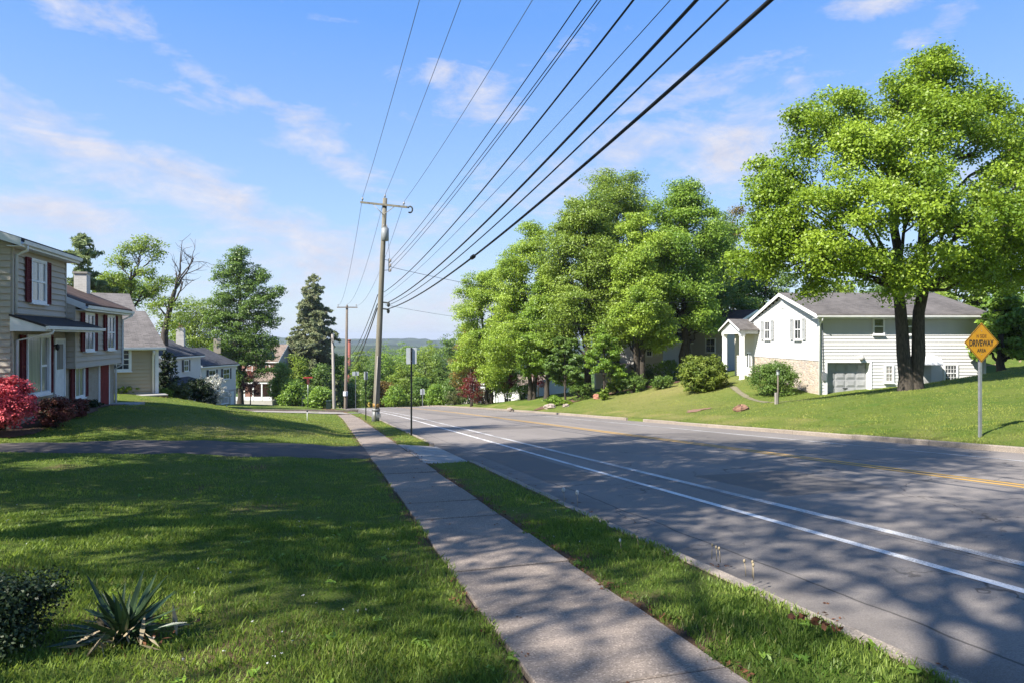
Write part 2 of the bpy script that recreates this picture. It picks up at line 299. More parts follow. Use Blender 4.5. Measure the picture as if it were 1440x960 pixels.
M['deep'] = leafmat('deep_green_leaves', (0.064, 0.125, 0.023), (0.168, 0.257, 0.052), (0.206, 0.328, 0.043), 0.34)
M['olive'] = leafmat('olive_leaves', (0.075, 0.090, 0.025), (0.160, 0.180, 0.055), (0.16, 0.18, 0.04), 0.3)
M['needle'] = leafmat('spruce_needles', (0.128, 0.168, 0.073), (0.308, 0.321, 0.164), (0.247, 0.296, 0.121), 0.25, 0.6, 0.5, extra=(0.15, 0.12, 0.08))
M['pine'] = leafmat('pine_needles', (0.109, 0.155, 0.065), (0.255, 0.309, 0.130), (0.255, 0.328, 0.114), 0.3, 0.6)
M['redleaf'] = leafmat('red_maple_leaves', (0.085, 0.016, 0.018), (0.22, 0.045, 0.035), (0.30, 0.05, 0.03), 0.35)
M['bronze'] = leafmat('bronze_leaves', (0.13, 0.085, 0.02), (0.24, 0.19, 0.04), (0.28, 0.2, 0.03), 0.35)
M['azalea'] = leafmat('azalea_blossom', (0.42, 0.040, 0.060), (0.78, 0.15, 0.17), (0.7, 0.1, 0.12), 0.25, 0.6, 2.0, extra=(0.06, 0.11, 0.03))
M['dim_azalea'] = leafmat('dim_azalea', (0.05, 0.05, 0.02), (0.24, 0.055, 0.05), (0.2, 0.06, 0.04), 0.25, 0.6, 1.2)
M['yew'] = leafmat('yew_leaves', (0.011, 0.024, 0.007), (0.034, 0.057, 0.014), (0.028, 0.049, 0.010), 0.15, 0.5, 1.2)
M['lime'] = leafmat('lime_leaves', (0.10, 0.17, 0.015), (0.26, 0.34, 0.04), (0.28, 0.38, 0.03), 0.35, 0.5, 1.0)
M['blossom'] = leafmat('white_blossom', (0.42, 0.42, 0.36), (0.72, 0.70, 0.64), (0.5, 0.5, 0.4), 0.2, 0.6, 1.5, extra=(0.07, 0.13, 0.03))
M['juniper'] = leafmat('juniper_leaves', (0.070, 0.120, 0.012), (0.190, 0.235, 0.030), (0.18, 0.24, 0.02), 0.25, 0.55, 0.9)
M['yucca'] = leafmat('yucca_leaves', (0.013, 0.029, 0.013), (0.056, 0.098, 0.040), (0.053, 0.102, 0.033), 0.12, 0.35, 3.0)
M['dead_leaf'] = leafmat('dead_leaves', (0.085, 0.035, 0.016), (0.23, 0.095, 0.04), (0.2, 0.08, 0.03), 0.25, 0.7, 6.0)

# ------------------------------------------------------------------ object helpers
ROOT = {}
def thing(name, label, cat, loc=(0, 0, 0), group=None):
    o = bpy.data.objects.new(name, None); COL.objects.link(o); o.location = loc; o.empty_display_size = 0.3
    o['label'] = label; o['category'] = cat
    if group: o['group'] = group
    ROOT[o.name] = Vector(loc); return o
def tag(o, label=None, cat=None, group=None, kind=None):
    if label: o['label'] = label
    if cat: o['category'] = cat
    if group: o['group'] = group
    if kind: o['kind'] = kind
    return o
def link(name, me, mat, parent=None, at=None):
    """link a mesh whose vertices are in world space (moved to its thing's base)"""
    o = bpy.data.objects.new(name, me); COL.objects.link(o)
    if mat: me.materials.append(mat)
    if parent is not None:
        r = parent
        while r.parent: r = r.parent
        base = ROOT.get(r.name, Vector((0, 0, 0)))
        if base.length: me.transform(Matrix.Translation(-base))
        o.parent = parent
    elif at is not None:
        me.transform(Matrix.Translation(-Vector(at))); o.location = at; ROOT[o.name] = Vector(at)
    return o
def np_mesh(name, V, Fc, tint=None, smooth=False, attrs=None):
    me = bpy.data.meshes.new(name); V = np.asarray(V, np.float32); Fc = np.asarray(Fc, np.int32); nf, k = Fc.shape
    me.vertices.add(len(V)); me.vertices.foreach_set('co', V.ravel()); me.loops.add(nf*k); me.loops.foreach_set('vertex_index', Fc.ravel())
    me.polygons.add(nf); me.polygons.foreach_set('loop_start', np.arange(0, nf*k, k, dtype=np.int32))
    if smooth: me.polygons.foreach_set('use_smooth', np.ones(nf, bool))
    if tint is not None:
        a = me.attributes.new('tint', 'FLOAT', 'FACE'); a.data.foreach_set('value', np.asarray(tint, np.float32))
    for n, val in (attrs or {}).items():
        a = me.attributes.new(n, 'FLOAT', 'POINT'); a.data.foreach_set('value', np.asarray(val, np.float32))
    me.update(calc_edges=True); me.validate(); return me
class MB:
    def __init__(s): s.v = []; s.f = []; s.uv = []; s.t = []; s.sm = []
    def quad(s, *p, uv=None, tint=0.0, smooth=False):
        i = len(s.v); s.v += [tuple(map(float, q)) for q in p]; s.f.append(tuple(range(i, i+len(p)))); s.uv.append(uv); s.t.append(tint); s.sm.append(smooth); return s
    def obox(s, O, U, N, u0, u1, v0, v1, n0, n1, tint=0.0):
        """box in the frame of a wall: U along it, N out of it, v upwards"""
        O = Vector(O); U = Vector(U); N = Vector(N); Zv = Vector((0, 0, 1))
        p = lambda u, v, n: O+U*u+Zv*v+N*n
        c = [p(a, b_, d) for d in (n0, n1) for b_ in (v0, v1) for a in (u0, u1)]
        A = lambda *i: [c[k] for k in i]
        du, dv = u1-u0, v1-v0; dn = n1-n0
        flip = U.cross(Zv).dot(N) < 0
        for ids, w, h in (((4, 5, 7, 6), du, dv), ((1, 0, 2, 3), du, dv), ((5, 1, 3, 7), dn, dv), ((0, 4, 6, 2), dn, dv), ((6, 7, 3, 2), du, dn), ((0, 1, 5, 4), du, dn)):
            q = A(*ids); uv = [(u0, v0), (u0+w, v0), (u0+w, v0+h), (u0, v0+h)]
            if flip: q = q[::-1]; uv = uv[::-1]
            s.quad(*q, uv=uv, tint=tint)
        return s
    def box(s, c, size, rz=0.0, tint=0.0):
        U = Vector((math.cos(rz), math.sin(rz), 0)); N = Vector((math.sin(rz), -math.cos(rz), 0))
        x, y, z = (q/2 for q in size)
        return s.obox(c, U, N, -x, x, -z, z, -y, y, tint)
    def prism(s, prof, O, A, B, length):
        """profile (b, z) points extruded along A"""
        O = Vector(O); A = Vector(A); B = Vector(B); Zv = Vector((0, 0, 1)); n = len(prof)
        p0 = [O+B*b_+Zv*z for b_, z in prof]; p1 = [q+A*length for q in p0]
        acc = 0
        for i in range(n):
            j = (i+1) % n; d = (p0[j]-p0[i]).length
            s.quad(p0[i], p0[j], p1[j], p1[i], uv=[(0, acc), (0, acc+d), (length, acc+d), (length, acc)]); acc += d
        s.quad(*p0[::-1]); s.quad(*p1); return s
    def tube(s, pts, rad, sides=8, cap=True, smooth=True):
        pts = [Vector(p) for p in pts]; n = len(pts); rad = rad if hasattr(rad, '__len__') else [rad]*n
        rings = []; prev = None
        for i, p in enumerate(pts):
            t = (pts[min(i+1, n-1)]-pts[max(i-1, 0)]); t = t.normalized() if t.length > 1e-9 else Vector((0, 0, 1))
            a = prev if prev is not None else (Vector((1, 0, 0)) if abs(t.x) < 0.9 else Vector((0, 1, 0)))
            a = (a-t*a.dot(t)).normalized(); prev = a; b_ = t.cross(a)
            i0 = len(s.v)
            for k in range(sides):
                an = 2*math.pi*k/sides; s.v.append(tuple(p+(a*math.cos(an)+b_*math.sin(an))*rad[i]))
            rings.append(i0)
        for a0, b0 in zip(rings, rings[1:]):
            for k in range(sides):
                k2 = (k+1) % sides; s.f.append((a0+k, a0+k2, b0+k2, b0+k)); s.uv.append(None); s.t.append(0); s.sm.append(smooth)
        if cap:
            for r0, rev in ((rings[0], True), (rings[-1], False)):
                ids = list(range(r0, r0+sides)); s.f.append(tuple(ids[::-1] if rev else ids)); s.uv.append(None); s.t.append(0); s.sm.append(False)
        return s
    def ball(s, c, r, n=8, m=6):
        rx, ry, rz_ = r if hasattr(r, '__len__') else (r, r, r); i0 = len(s.v)
        for j in range(m+1):
            th = math.pi*j/m
            for k in range(n):
                a = 2*math.pi*k/n; s.v.append((c[0]+rx*math.sin(th)*math.cos(a), c[1]+ry*math.sin(th)*math.sin(a), c[2]-rz_*math.cos(th)))
        for j in range(m):
            for k in range(n):
                k2 = (k+1) % n; s.f.append((i0+j*n+k, i0+j*n+k2, i0+(j+1)*n+k2, i0+(j+1)*n+k)); s.uv.append(None); s.t.append(0); s.sm.append(True)
        return s
    def build(s, name, mat, parent=None, at=None):
        me = bpy.data.meshes.new(name); me.from_pydata(s.v, [], s.f)
        ul = me.uv_layers.new(name='UVMap').data; li = 0
        for f, uv in zip(s.f, s.uv):
            if uv:
                for k in range(len(f)): ul[li+k].uv = uv[k]
            li += len(f)
        me.polygons.foreach_set('use_smooth', s.sm)
        a = me.attributes.new('tint', 'FLOAT', 'FACE'); a.data.foreach_set('value', s.t)
        me.validate(); me.update(); return link(name, me, mat, parent, at)
# ------------------------------------------------------------------ the ground
def grid_mesh(xs_u, ys, zf, name, attrs_f=None):
    """sheet over (u, y); u is the offset from the bending centre line of the road"""
    U, Y = np.meshgrid(xs_u, ys); X = U+xr(Y); Z = zf(X, Y, U)
    nx, ny = len(xs_u), len(ys); idx = np.arange(nx*ny).reshape(ny, nx)
    Fc = np.stack((idx[:-1, :-1], idx[:-1, 1:], idx[1:, 1:], idx[1:, :-1]), -1).reshape(-1, 4)
    V = np.stack((X, Y, Z), -1).reshape(-1, 3)
    return np_mesh(name, V, Fc, smooth=True, attrs={k: v.ravel() for k, v in (attrs_f(X, Y, U) if attrs_f else {}).items()})
def seq(*spans):
    out = []
    for a, b, st in spans: out += list(np.arange(a, b-1e-6, st))
    return np.array(out+[spans[-1][1]])
us = np.concatenate((seq((-260, -60, 20), (-60, -20, 4), (-20, -6, 0.8), (-6, 0.75, 0.3)), [0.95, 1.06, 1.13, 1.165, 1.19, 1.6, 2.0, 2.27, 2.30, 2.34, 2.40, 2.5, 2.8, 3.0, 3.2, 3.32, 3.385, 3.44, 5, 8, 12, 16, 16.95, 17.06, 17.12, 17.2, 17.35, 17.6],
      seq((18, 34, 0.5), (34, 60, 2), (60, 280, 20))))
ys = np.concatenate((seq((-60, -10, 5), (-10, 2, 1.0), (2, 16.4, 0.3)), [16.45, 16.5, 16.55], seq((16.8, 23.1, 0.3)), [23.15, 23.2, 23.25], seq((23.6, 50, 0.5), (50, 130, 1.5), (130, 300, 6), (300, 700, 50))))
def skin(X, Y, U): return gz(X, Y)-hidden_under(U, Y)
def dirt_of(X, Y, U):
    w = 0.10*np.sin(Y*3.1)+0.07*np.sin(Y*7.7+1)+0.05*np.sin(Y*17.0)
    d = np.where((U > 2.2) & (U < 3.5), np.clip((2.49+w-U)/0.12, 0, 1), 0)
    d = np.maximum(d, np.where((U < 1.3) & (U > 0), np.clip((U-1.04-w*0.6)/0.1, 0, 1)*0.9, 0))
    d = np.maximum(d, np.where((U > 3.2) & (U < 3.5), np.clip((U-3.30)/0.08, 0, 1)*0.6, 0))
    d = np.maximum(d, np.where((U > 1.15) & (U < 2.33), 1.0, 0))
    d = np.maximum(d, np.exp(-((X+0.45)/0.5)**2-((Y-4.6)/0.5)**2)*0.9)
    d = np.maximum(d, np.exp(-((X+1.6)/0.9)**2-((Y-5.3)/0.5)**2)*0.6)
    n = np.sin(X*1.7+1.3*np.sin(Y*0.9))*np.sin(Y*1.1+0.7*np.sin(X*1.3))
    d = np.maximum(d, np.where(U < 1, np.clip(n-0.72, 0, 1)*2.0, 0))
    dry = np.exp(-((X-27)/5.0)**2-((Y-50)/6)**2)*0.75+np.exp(-((X-21)/3.5)**2-((Y-42)/9)**2)*0.45+np.exp(-((X+3.5)/2.5)**2-((Y-26)/1.4)**2)*0.75
    dry += np.where((U > 17.1) & (U < 19.5), np.clip(n*0.5+0.2, 0, 0.6), 0)
    return {'dirt': d, 'dry': np.clip(dry, 0, 1)}
ground = link('ground', grid_mesh(us, ys, skin, 'ground', dirt_of), M['turf']); tag(ground, kind='structure')

def z_road(U, Y): return zr(Y)-0.13+0.07*(1-((U-10.2)/6.9)**2)
ry = seq((-40, 0, 4), (0, 60, 1), (60, 170, 2))
road = link('road', grid_mesh(np.array([3.45, 4, 5, 6.5, 8, 10.2, 12, 14, 15.5, 16.4, 17.0]), ry, lambda X, Y, U: z_road(U, Y), 'road'), M['asphalt']); tag(road, kind='structure')
def marking(name, u0, u1, mat, y0=-20, y1=105):
    yy = seq((y0, y1, 1.0)); o = link(name, grid_mesh(np.array([u0, (u0+u1)/2, u1]), yy, lambda X, Y, U: z_road(U, Y)+0.005, name), mat); tag(o, kind='structure')
marking('white_line', 5.66, 5.78, M['white_paint']); marking('white_line', 6.45, 6.60, M['faded_white'])
marking('yellow_line', 11.05, 11.17, M['yellow_paint']); marking('yellow_line', 11.31, 11.43, M['yellow_paint'])
marking('white_line', 14.92, 15.04, M['faded_white'])
# small painted ticks between the two bike-lane lines far ahead
marking('white_line', 4.5, 5.4, M['faded_white'], 60.0, 60.5)

# kerbs in lengths with open joints
def kerb(name, u0, u1, y0, y1, skips, top, wall):
    mb = MB(); y = y0; k = 0; rr = random.Random(int(u0*10))
    while y < y1:
        ln = 3.0; ya, yb = y+0.008, min(y+ln, y1)-0.008; y += ln
        segs = [(ya, yb)]
        for a, b_ in skips:
            segs = [q for s_ in segs for q in ((s_[0], min(s_[1], a)), (max(s_[0], b_), s_[1])) if q[1]-q[0] > 0.05]
        for a, b_ in segs:
            tn = rr.random(); dz = rr.uniform(-0.012, 0.012); n = max(1, int((b_-a)/0.5))
            for i in range(n):
                q0 = a+(b_-a)*i/n; q1 = a+(b_-a)*(i+1)/n
                s0, s1 = float(xr(q0)), float(xr(q1)); z0, z1 = float(zr(q0)), float(zr(q1)); c = 0.025
                wob = lambda q: 0.010*math.sin(q*3.7)+0.007*math.sin(q*11)
                P = lambda s_, zz, u, h, q: (s_+u+wob(q), q, zz+h+dz)
                inner, outer = (u1, u0) if wall > 0 else (u0, u1)
                prof = [(outer, -0.25), (outer, top-0.004), (inner-c*wall, top), (inner, top-c), (inner+0.012*wall, -0.25)]
                for (ua, ha), (ub, hb) in zip(prof, prof[1:]):
                    q = [P(s0, z0, ua, ha, q0), P(s1, z1, ua, ha, q1), P(s1, z1, ub, hb, q1), P(s0, z0, ub, hb, q0)]
                    mb.quad(*(q if wall < 0 else q[::-1]), tint=tn)
                if i == 0: mb.quad(*[P(s0, z0, u, h, q0) for u, h in prof], tint=tn)
                if i == n-1: mb.quad(*[P(s1, z1, u, h, q1) for u, h in prof][::-1], tint=tn)
    o = mb.build(name, M['kerb']); tag(o, kind='structure')
kerb('kerb', 3.39, 3.53, -20, 63.8, [(16.7, 23.0)], 0.015, 1)
kerb('kerb', 3.39, 3.53, 72.6, 150, [], 0.03, 1)
kerb('kerb', 16.93, 17.09, -20, 150, [(34.6, 36.8)], 0.025, -1)
kerb('side_kerb', -40, -39.9, 0, 0.1, [], 0, 1) if False else None

# sidewalk of separate slabs
mb = MB(); y = -12.0; rr = random.Random(3); lens = []
y = 5.0-1.38*12
while y < 61:
    ln = 1.38; a, b_ = y+0.011, y+ln-0.011; y += ln
    tn = rr.random()**1.5; dz = rr.uniform(-0.008, 0.01); tl = rr.uniform(-0.008, 0.008)
    zt = lambda u, q: float(zr(q))+0.012+dz+tl*(u-1.7)
    e0 = 1.155+rr.uniform(-0.012, 0.01); e1 = 2.315+rr.uniform(-0.012, 0.012)
    s0, s1 = float(xr(a)), float(xr(b_)); cb = 0.008
    T = [(s0+e0+cb, a+cb), (s0+e1-cb, a+cb), (s1+e1-cb, b_-cb), (s1+e0+cb, b_-cb)]; B = [(s0+e0, a), (s0+e1, a), (s1+e1, b_), (s1+e0, b_)]
    top = [(x, q, zt(x, q)) for x, q in T]; lip = [(x, q, zt(x, q)-0.008) for x, q in B]; bot = [(x, q, zt(x, q)-0.16) for x, q in B]
    mb.quad(*top, tint=tn)
    for i in range(4):
        j = (i+1) % 4; mb.quad(lip[i], lip[j], top[j], top[i], tint=tn); mb.quad(bot[i], bot[j], lip[j], lip[i], tint=tn)
tag(mb.build('sidewalk', M['sidewalk']), kind='structure')
# dirt packed in the joints is the ground itself 5 cm down

def drape(name, mat, xs_, ys_, h, tilt=None, inside=None):
    U, Y = np.meshgrid(xs_, ys_); X = U+xr(Y); Z = gz(X, Y)+h if tilt is None else tilt(X, Y, U)
    nx, ny = len(xs_), len(ys_); idx = np.arange(nx*ny).reshape(ny, nx)
    Fc = np.stack((idx[:-1, :-1], idx[:-1, 1:], idx[1:, 1:], idx[1:, :-1]), -1).reshape(-1, 4)
    if inside is not None:
        cx = X.ravel()[Fc].mean(1); cy = Y.ravel()[Fc].mean(1); Fc = Fc[inside(cx, cy)]
    o = link(name, np_mesh(name, np.stack((X, Y, Z), -1).reshape(-1, 3), Fc, smooth=True), mat); tag(o, kind='structure'); return o
# driveway of the near left house, running off to the left
U_, Y_ = np.meshgrid(seq((-24, 1.15, 0.4)), np.linspace(0, 1, 13))
def drv(X, Y, U): return gz(X, Y)+0.03
t_ = seq((-24, 1.148, 0.4)); nx, ny = len(t_), 13
X = np.repeat(t_[None], ny, 0); lo = drive_lo(X)+0.06*np.sin(X*1.1)+0.04*np.sin(X*3.3); hi = drive_hi(X)+0.06*np.sin(X*0.9+1)+0.05*np.sin(X*2.9)
Y = lo+(hi-lo)*np.linspace(0, 1, ny)[:, None]; Z = gz(X, Y)+0.03; Z[0] -= 0.05; Z[-1] -= 0.05
idx = np.arange(nx*ny).reshape(ny, nx); Fc = np.stack((idx[:-1, :-1], idx[:-1, 1:], idx[1:, 1:], idx[1:, :-1]), -1).reshape(-1, 4)
tag(link('driveway', np_mesh('driveway', np.stack((X, Y, Z), -1).reshape(-1, 3), Fc, smooth=True), M['drive_asphalt']), kind='structure')
# concrete apron between sidewalk and road
def apr(X, Y, U):
    t = np.clip((U-2.33)/1.3, 0, 1); return zr(Y)+0.01-0.125*t
drape('driveway_apron', M['concrete'], np.array([2.325, 2.7, 3.0, 3.3, 3.5, 3.62]), seq((APRON[0]+0.03, APRON[1]-0.03, 0.5)), 0, tilt=apr)
# side street on the left beyond the lawn, with its concrete kerb and gutter
drape('side_street', M['side_asphalt'], seq((-60, 3.44, 1.5)), np.array([65.0, 66.5, 68, 69.5, 71, 72.4]), 0.03, tilt=lambda X, Y, U: np.where(U > 2, zr(Y)-0.105, gz(X, Y)+0.03-0.03*np.clip((U+2)/4, 0, 1)))
drape('gutter', M['concrete'], seq((-60, 3.3, 1.2)), np.array([63.7, 64.3, 64.99]), 0.045)
mb = MB()
xs_ = seq((-60, 3.2, 1.2))
for a, b_ in zip(xs_, xs_[1:]):
    za, zb = g1(a, 72.6)+0.02, g1(b_, 72.6)+0.02
    mb.quad((a, 72.42, za-0.3), (b_, 72.42, zb-0.3), (b_, 72.42, zb+0.16), (a, 72.42, za+0.16)); mb.quad((a, 72.42, za+0.16), (b_, 72.42, zb+0.16), (b_, 72.6, zb+0.16), (a, 72.6, za+0.16))
    mb.quad((b_, 72.6, zb-0.3), (a, 72.6, za-0.3), (a, 72.6, za+0.16), (b_, 72.6, zb+0.16))
tag(mb.build('kerb', M['old_wood']), kind='structure')  # dark wood tone puts the kerb's shadow strip into its colour
# mulch beds
def along(pts, w0=None):
    P = np.array(pts, float)
    def ins(cx, cy):
        best = np.full(len(cx), 1e9)
        for (xa, ya, wa), (xb, yb, wb) in zip(P, P[1:]):
            d = np.array((xb-xa, yb-ya)); L2 = d@d; t = np.clip(((cx-xa)*d[0]+(cy-ya)*d[1])/L2, 0, 1)
            q = np.hypot(cx-xa-t*d[0], cy-ya-t*d[1])/(wa+(wb-wa)*t); best = np.minimum(best, q)
        return best < 1
    return ins
drape('mulch_bed', M['mulch'], seq((17.6, 31, 0.2)), seq((50, 74, 0.25)), 0.05, inside=along([(17.9, 57, 0.5), (19.6, 58.5, 1.1), (23, 60, 1.2), (27.5, 58, 1.0), (30, 56, 1.0)]))
drape('mulch_bed', M['mulch'], seq((-11, -7.0, 0.15)), seq((22.6, 35.2, 0.2)), 0.03, inside=along([(-9.2, 23.6, 0.7), (-8.9, 27, 0.75), (-9.0, 34.5, 0.5)]))
drape('bare_soil', M['red_soil'], seq((18.5, 22, 0.15)), seq((34.5, 39, 0.15)), 0.03, inside=along([(20.2, 34.9, 0.35), (20.9, 35.5, 0.6), (21.4, 35.6, 0.4)]))
drape('path', M['worn_path'], seq((21.5, 30, 0.1)), seq((29.5, 44, 0.1)), 0.02, inside=along([(28.2, 43.2, 0.22), (25.5, 36.5, 0.17), (24, 32.6, 0.16), (25.2, 30.6, 0.12)]))

# far hills that close the valley
def hill(name, d0, z0, amp, seed, x0=-3000, x1=3000, depth=700, base=-60):
    rr = np.random.default_rng(seed); xs_ = np.linspace(x0, x1, 420); dd = np.linspace(0, 1, 14)
    ph = rr.uniform(0, 6.3, 8); k = np.array([0.0011, 0.0019, 0.0031, 0.0052, 0.009, 0.016, 0.03, 0.055]); am = np.array([1, .8, .6, .4, .3, .16, .09, .06])
    ridge = z0+amp*sum(a*np.sin(xs_*kk+p) for a, kk, p in zip(am, k, ph))
    Xc = np.repeat(xs_[None], 14, 0); D = d0+depth*dd[:, None]+60*np.sin(xs_*0.004)[None]
    Zz = base+(ridge[None]-base)*np.sin(np.clip(dd*1.5, 0, 1)*math.pi/2)[:, None]*(1-0.25*np.clip((dd-0.75)/0.25, 0, 1))[:, None]
    Zz = Zz+rr.normal(0, amp*0.12, Zz.shape)*(dd[:, None] > 0)
    X = CR[0]*Xc+CF[0]*D; Y = CR[1]*Xc+CF[1]*D
    idx = np.arange(14*420).reshape(14, 420); Fc = np.stack((idx[:-1, :-1], idx[:-1, 1:], idx[1:, 1:], idx[1:, :-1]), -1).reshape(-1, 4)
    o = link(name, np_mesh(name, np.stack((X, Y, Zz), -1).reshape(-1, 3), Fc), M['hill']); tag(o, kind='structure')
m, nt, b = nmat('wooded_hill'); v = coord(nt)
n1 = noise(nt, v, 0.006, 6, 0.65); n2 = noise(nt, v, 0.05, 4, 0.7)
c = mixc(nt, rng_(nt, n1, 0.35, 0.65), (0.020, 0.038, 0.016), (0.065, 0.090, 0.034)); n4 = noise(nt, v, 0.018, 6, 0.75); c = mixc(nt, rng_(nt, n4, 0.42, 0.58, 0, 0.85), c, (0.008, 0.018, 0.009))
hv = nt.nodes.new('ShaderNodeTexVoronoi'); nt.links.new(mapping(nt, v, (1, 1, 0.2)), hv.inputs['Vector']); hv.inputs['Scale'].default_value = 0.011
c = mixc(nt, rng_(nt, hv.outputs['Distance'], 0.04, 0.07, 0.7, 0), c, (0.30, 0.29, 0.27))
setin(nt, b.inputs['Base Color'], c); b.inputs['Roughness'].default_value = 1; b.inputs['Specular IOR Level'].default_value = 0; bump(nt, b, n2, 1.0, 6.0); M['hill'] = m
hill('hills', 2600, 11, 13, 5, -4200, 3600); hill('hills', 1500, -21, 8, 9, -2600, 2200, 500); hill('hills', 800, -27, 4, 11, -1600, 1400, 420, -45)
# valley floor out to the hills
V = []
mbv = MB()
for a, b_ in ((560, 900), (900, 1700), (1700, 6000)):
    mbv.quad(*[(CR[0]*q*w_+CF[0]*w_, CR[1]*q*w_+CF[1]*w_, -39.5) for q, w_ in ((-1.9, a), (1.9, a), (1.9, b_), (-1.9, b_))])
tag(mbv.build('valley_floor', M['hill']), kind='structure')
# ------------------------------------------------------------------ building helpers
ZV = Vector((0, 0, 1))
def V3(p, z=0.0): return Vector((p[0], p[1], z))
def wallframe(A, B):
    """frame of a wall from A to B (left to right seen from outside): U along, N outwards"""
    d = Vector((B[0]-A[0], B[1]-A[1], 0)); L_ = d.length; U = d/L_; N = Vector((U.y, -U.x, 0)); return U, N, L_
def lap(mb, O, U, N, w, z0, z1, holes=(), course=0.18, lip=0.022, top=None, u_lo=0.0):
    """lap siding: a slanted board and its underside per course; top(u) clips to a gable; holes = (u0, u1, v0, v1)"""
    O = Vector(O); z = z0
    while z < z1-1e-6:
        za, zb = z, min(z+course, z1); z += course
        cuts = sorted({za, zb} | {q for h in holes for q in (h[2], h[3]) if za < q < zb})
        for a, b_ in zip(cuts, cuts[1:]):
            segs = [(u_lo, w)]
            for h in holes:
                if h[2] < b_-1e-6 and h[3] > a+1e-6: segs = [q for s_ in segs for q in ((s_[0], min(s_[1], h[0])), (max(s_[0], h[1]), s_[1])) if q[1]-q[0] > 0.01]
            na = lip*(zb-a)/course; nb = lip*(zb-b_)/course
            for s0, s1 in segs:
                if top is not None:   # clip to the gable at the upper edge of the board
                    while s0 < s1 and top(s0) < b_: s0 += 0.02
                    while s1 > s0 and top(s1) < b_: s1 -= 0.02
                    if s1-s0 < 0.04: continue
                P = lambda u, zz, n: O+U*u+ZV*(zz-O.z)+N*n
                mb.quad(P(s0, a, na), P(s1, a, na), P(s1, b_, nb), P(s0, b_, nb))
                if abs(a-za) < 1e-6: mb.quad(P(s0, a, -0.002), P(s1, a, -0.002), P(s1, a, na), P(s0, a, na))
    return mb
def frame_mb(O, U, N, w, h, fw=0.07, proud=0.05, sash=True, nx=2, ny=2, sill=True, muntin=0.02, depth=0.02):
    """window casing, sashes and glazing bars; O is the middle of the bottom edge"""
    mb = MB(); a = w/2
    for u0, u1, v0, v1 in ((-a-fw, -a, -fw, h+fw), (a, a+fw, -fw, h+fw), (-a, a, h, h+fw), (-a, a, -fw, 0)): mb.obox(O, U, N, u0, u1, v0, v1, -0.03, proud)
    if sill: mb.obox(O, U, N, -a-fw-0.03, a+fw+0.03, -fw-0.045, -fw-0.001, -0.02, proud+0.05)
    if sash: mb.obox(O, U, N, -a, a, h/2-0.03, h/2+0.03, 0.0, proud-0.008)
    s = 0.035
    for u0, u1, v0, v1 in ((-a, -a+s, 0, h), (a-s, a, 0, h), (-a+s, a-s, 0, s), (-a+s, a-s, h-s, h)): mb.obox(O, U, N, u0, u1, v0, v1, 0.0, proud-0.015)
    for k in range(1, nx): x = -a+w*k/nx; mb.obox(O, U, N, x-muntin/2, x+muntin/2, s, h-s, depth-0.012, depth+0.006)
    for k in range(1, ny):
        y_ = h*k/ny
        if sash and abs(y_-h/2) < 0.05: continue
        mb.obox(O, U, N, -a+s, a-s, y_-muntin/2, y_+muntin/2, depth-0.011, depth+0.0055)
    return mb
def window(par, O, U, N, w, h, mat='white_trim', glass='glass', shutters=None, sw=0.3, name='window', gap=0.0, off=0.047, **k):
    O = Vector(O)+N*off; f = frame_mb(O, U, N, w, h, **k).build(name, M[mat], par)
    MB().obox(O, U, N, -w/2+0.005, w/2-0.005, 0.005, h-0.005, -0.02, 0.006).build('pane', M[glass], f)
    if shutters:
        for sd in (-1, 1):
            c = sd*(w/2+k.get('fw', 0.07)+gap+sw/2+0.01); mb = MB()
            mb.obox(O, U, N, c-sw/2, c-sw/2+0.05, -0.06, h+0.06, 0.0, 0.055); mb.obox(O, U, N, c+sw/2-0.05, c+sw/2, -0.06, h+0.06, 0.0, 0.055)
            for v0, v1 in ((-0.06, 0.02), (h/2-0.04, h/2+0.04), (h-0.02, h+0.06)): mb.obox(O, U, N, c-sw/2+0.05, c+sw/2-0.05, v0, v1, 0.0, 0.052)
            n = max(6, int(h/0.07))
            for i in range(n):
                v0 = 0.02+(h-0.04)*i/n; mb.quad(*[O+U*(c+a_)+ZV*zz+N*nn for a_, zz, nn in ((-sw/2+0.05, v0, 0.042), (sw/2-0.05, v0, 0.042), (sw/2-0.05, v0+(h-0.04)/n, 0.02), (-sw/2+0.05, v0+(h-0.04)/n, 0.02))])
            mb.build('shutter', M[shutters], par)
    return f
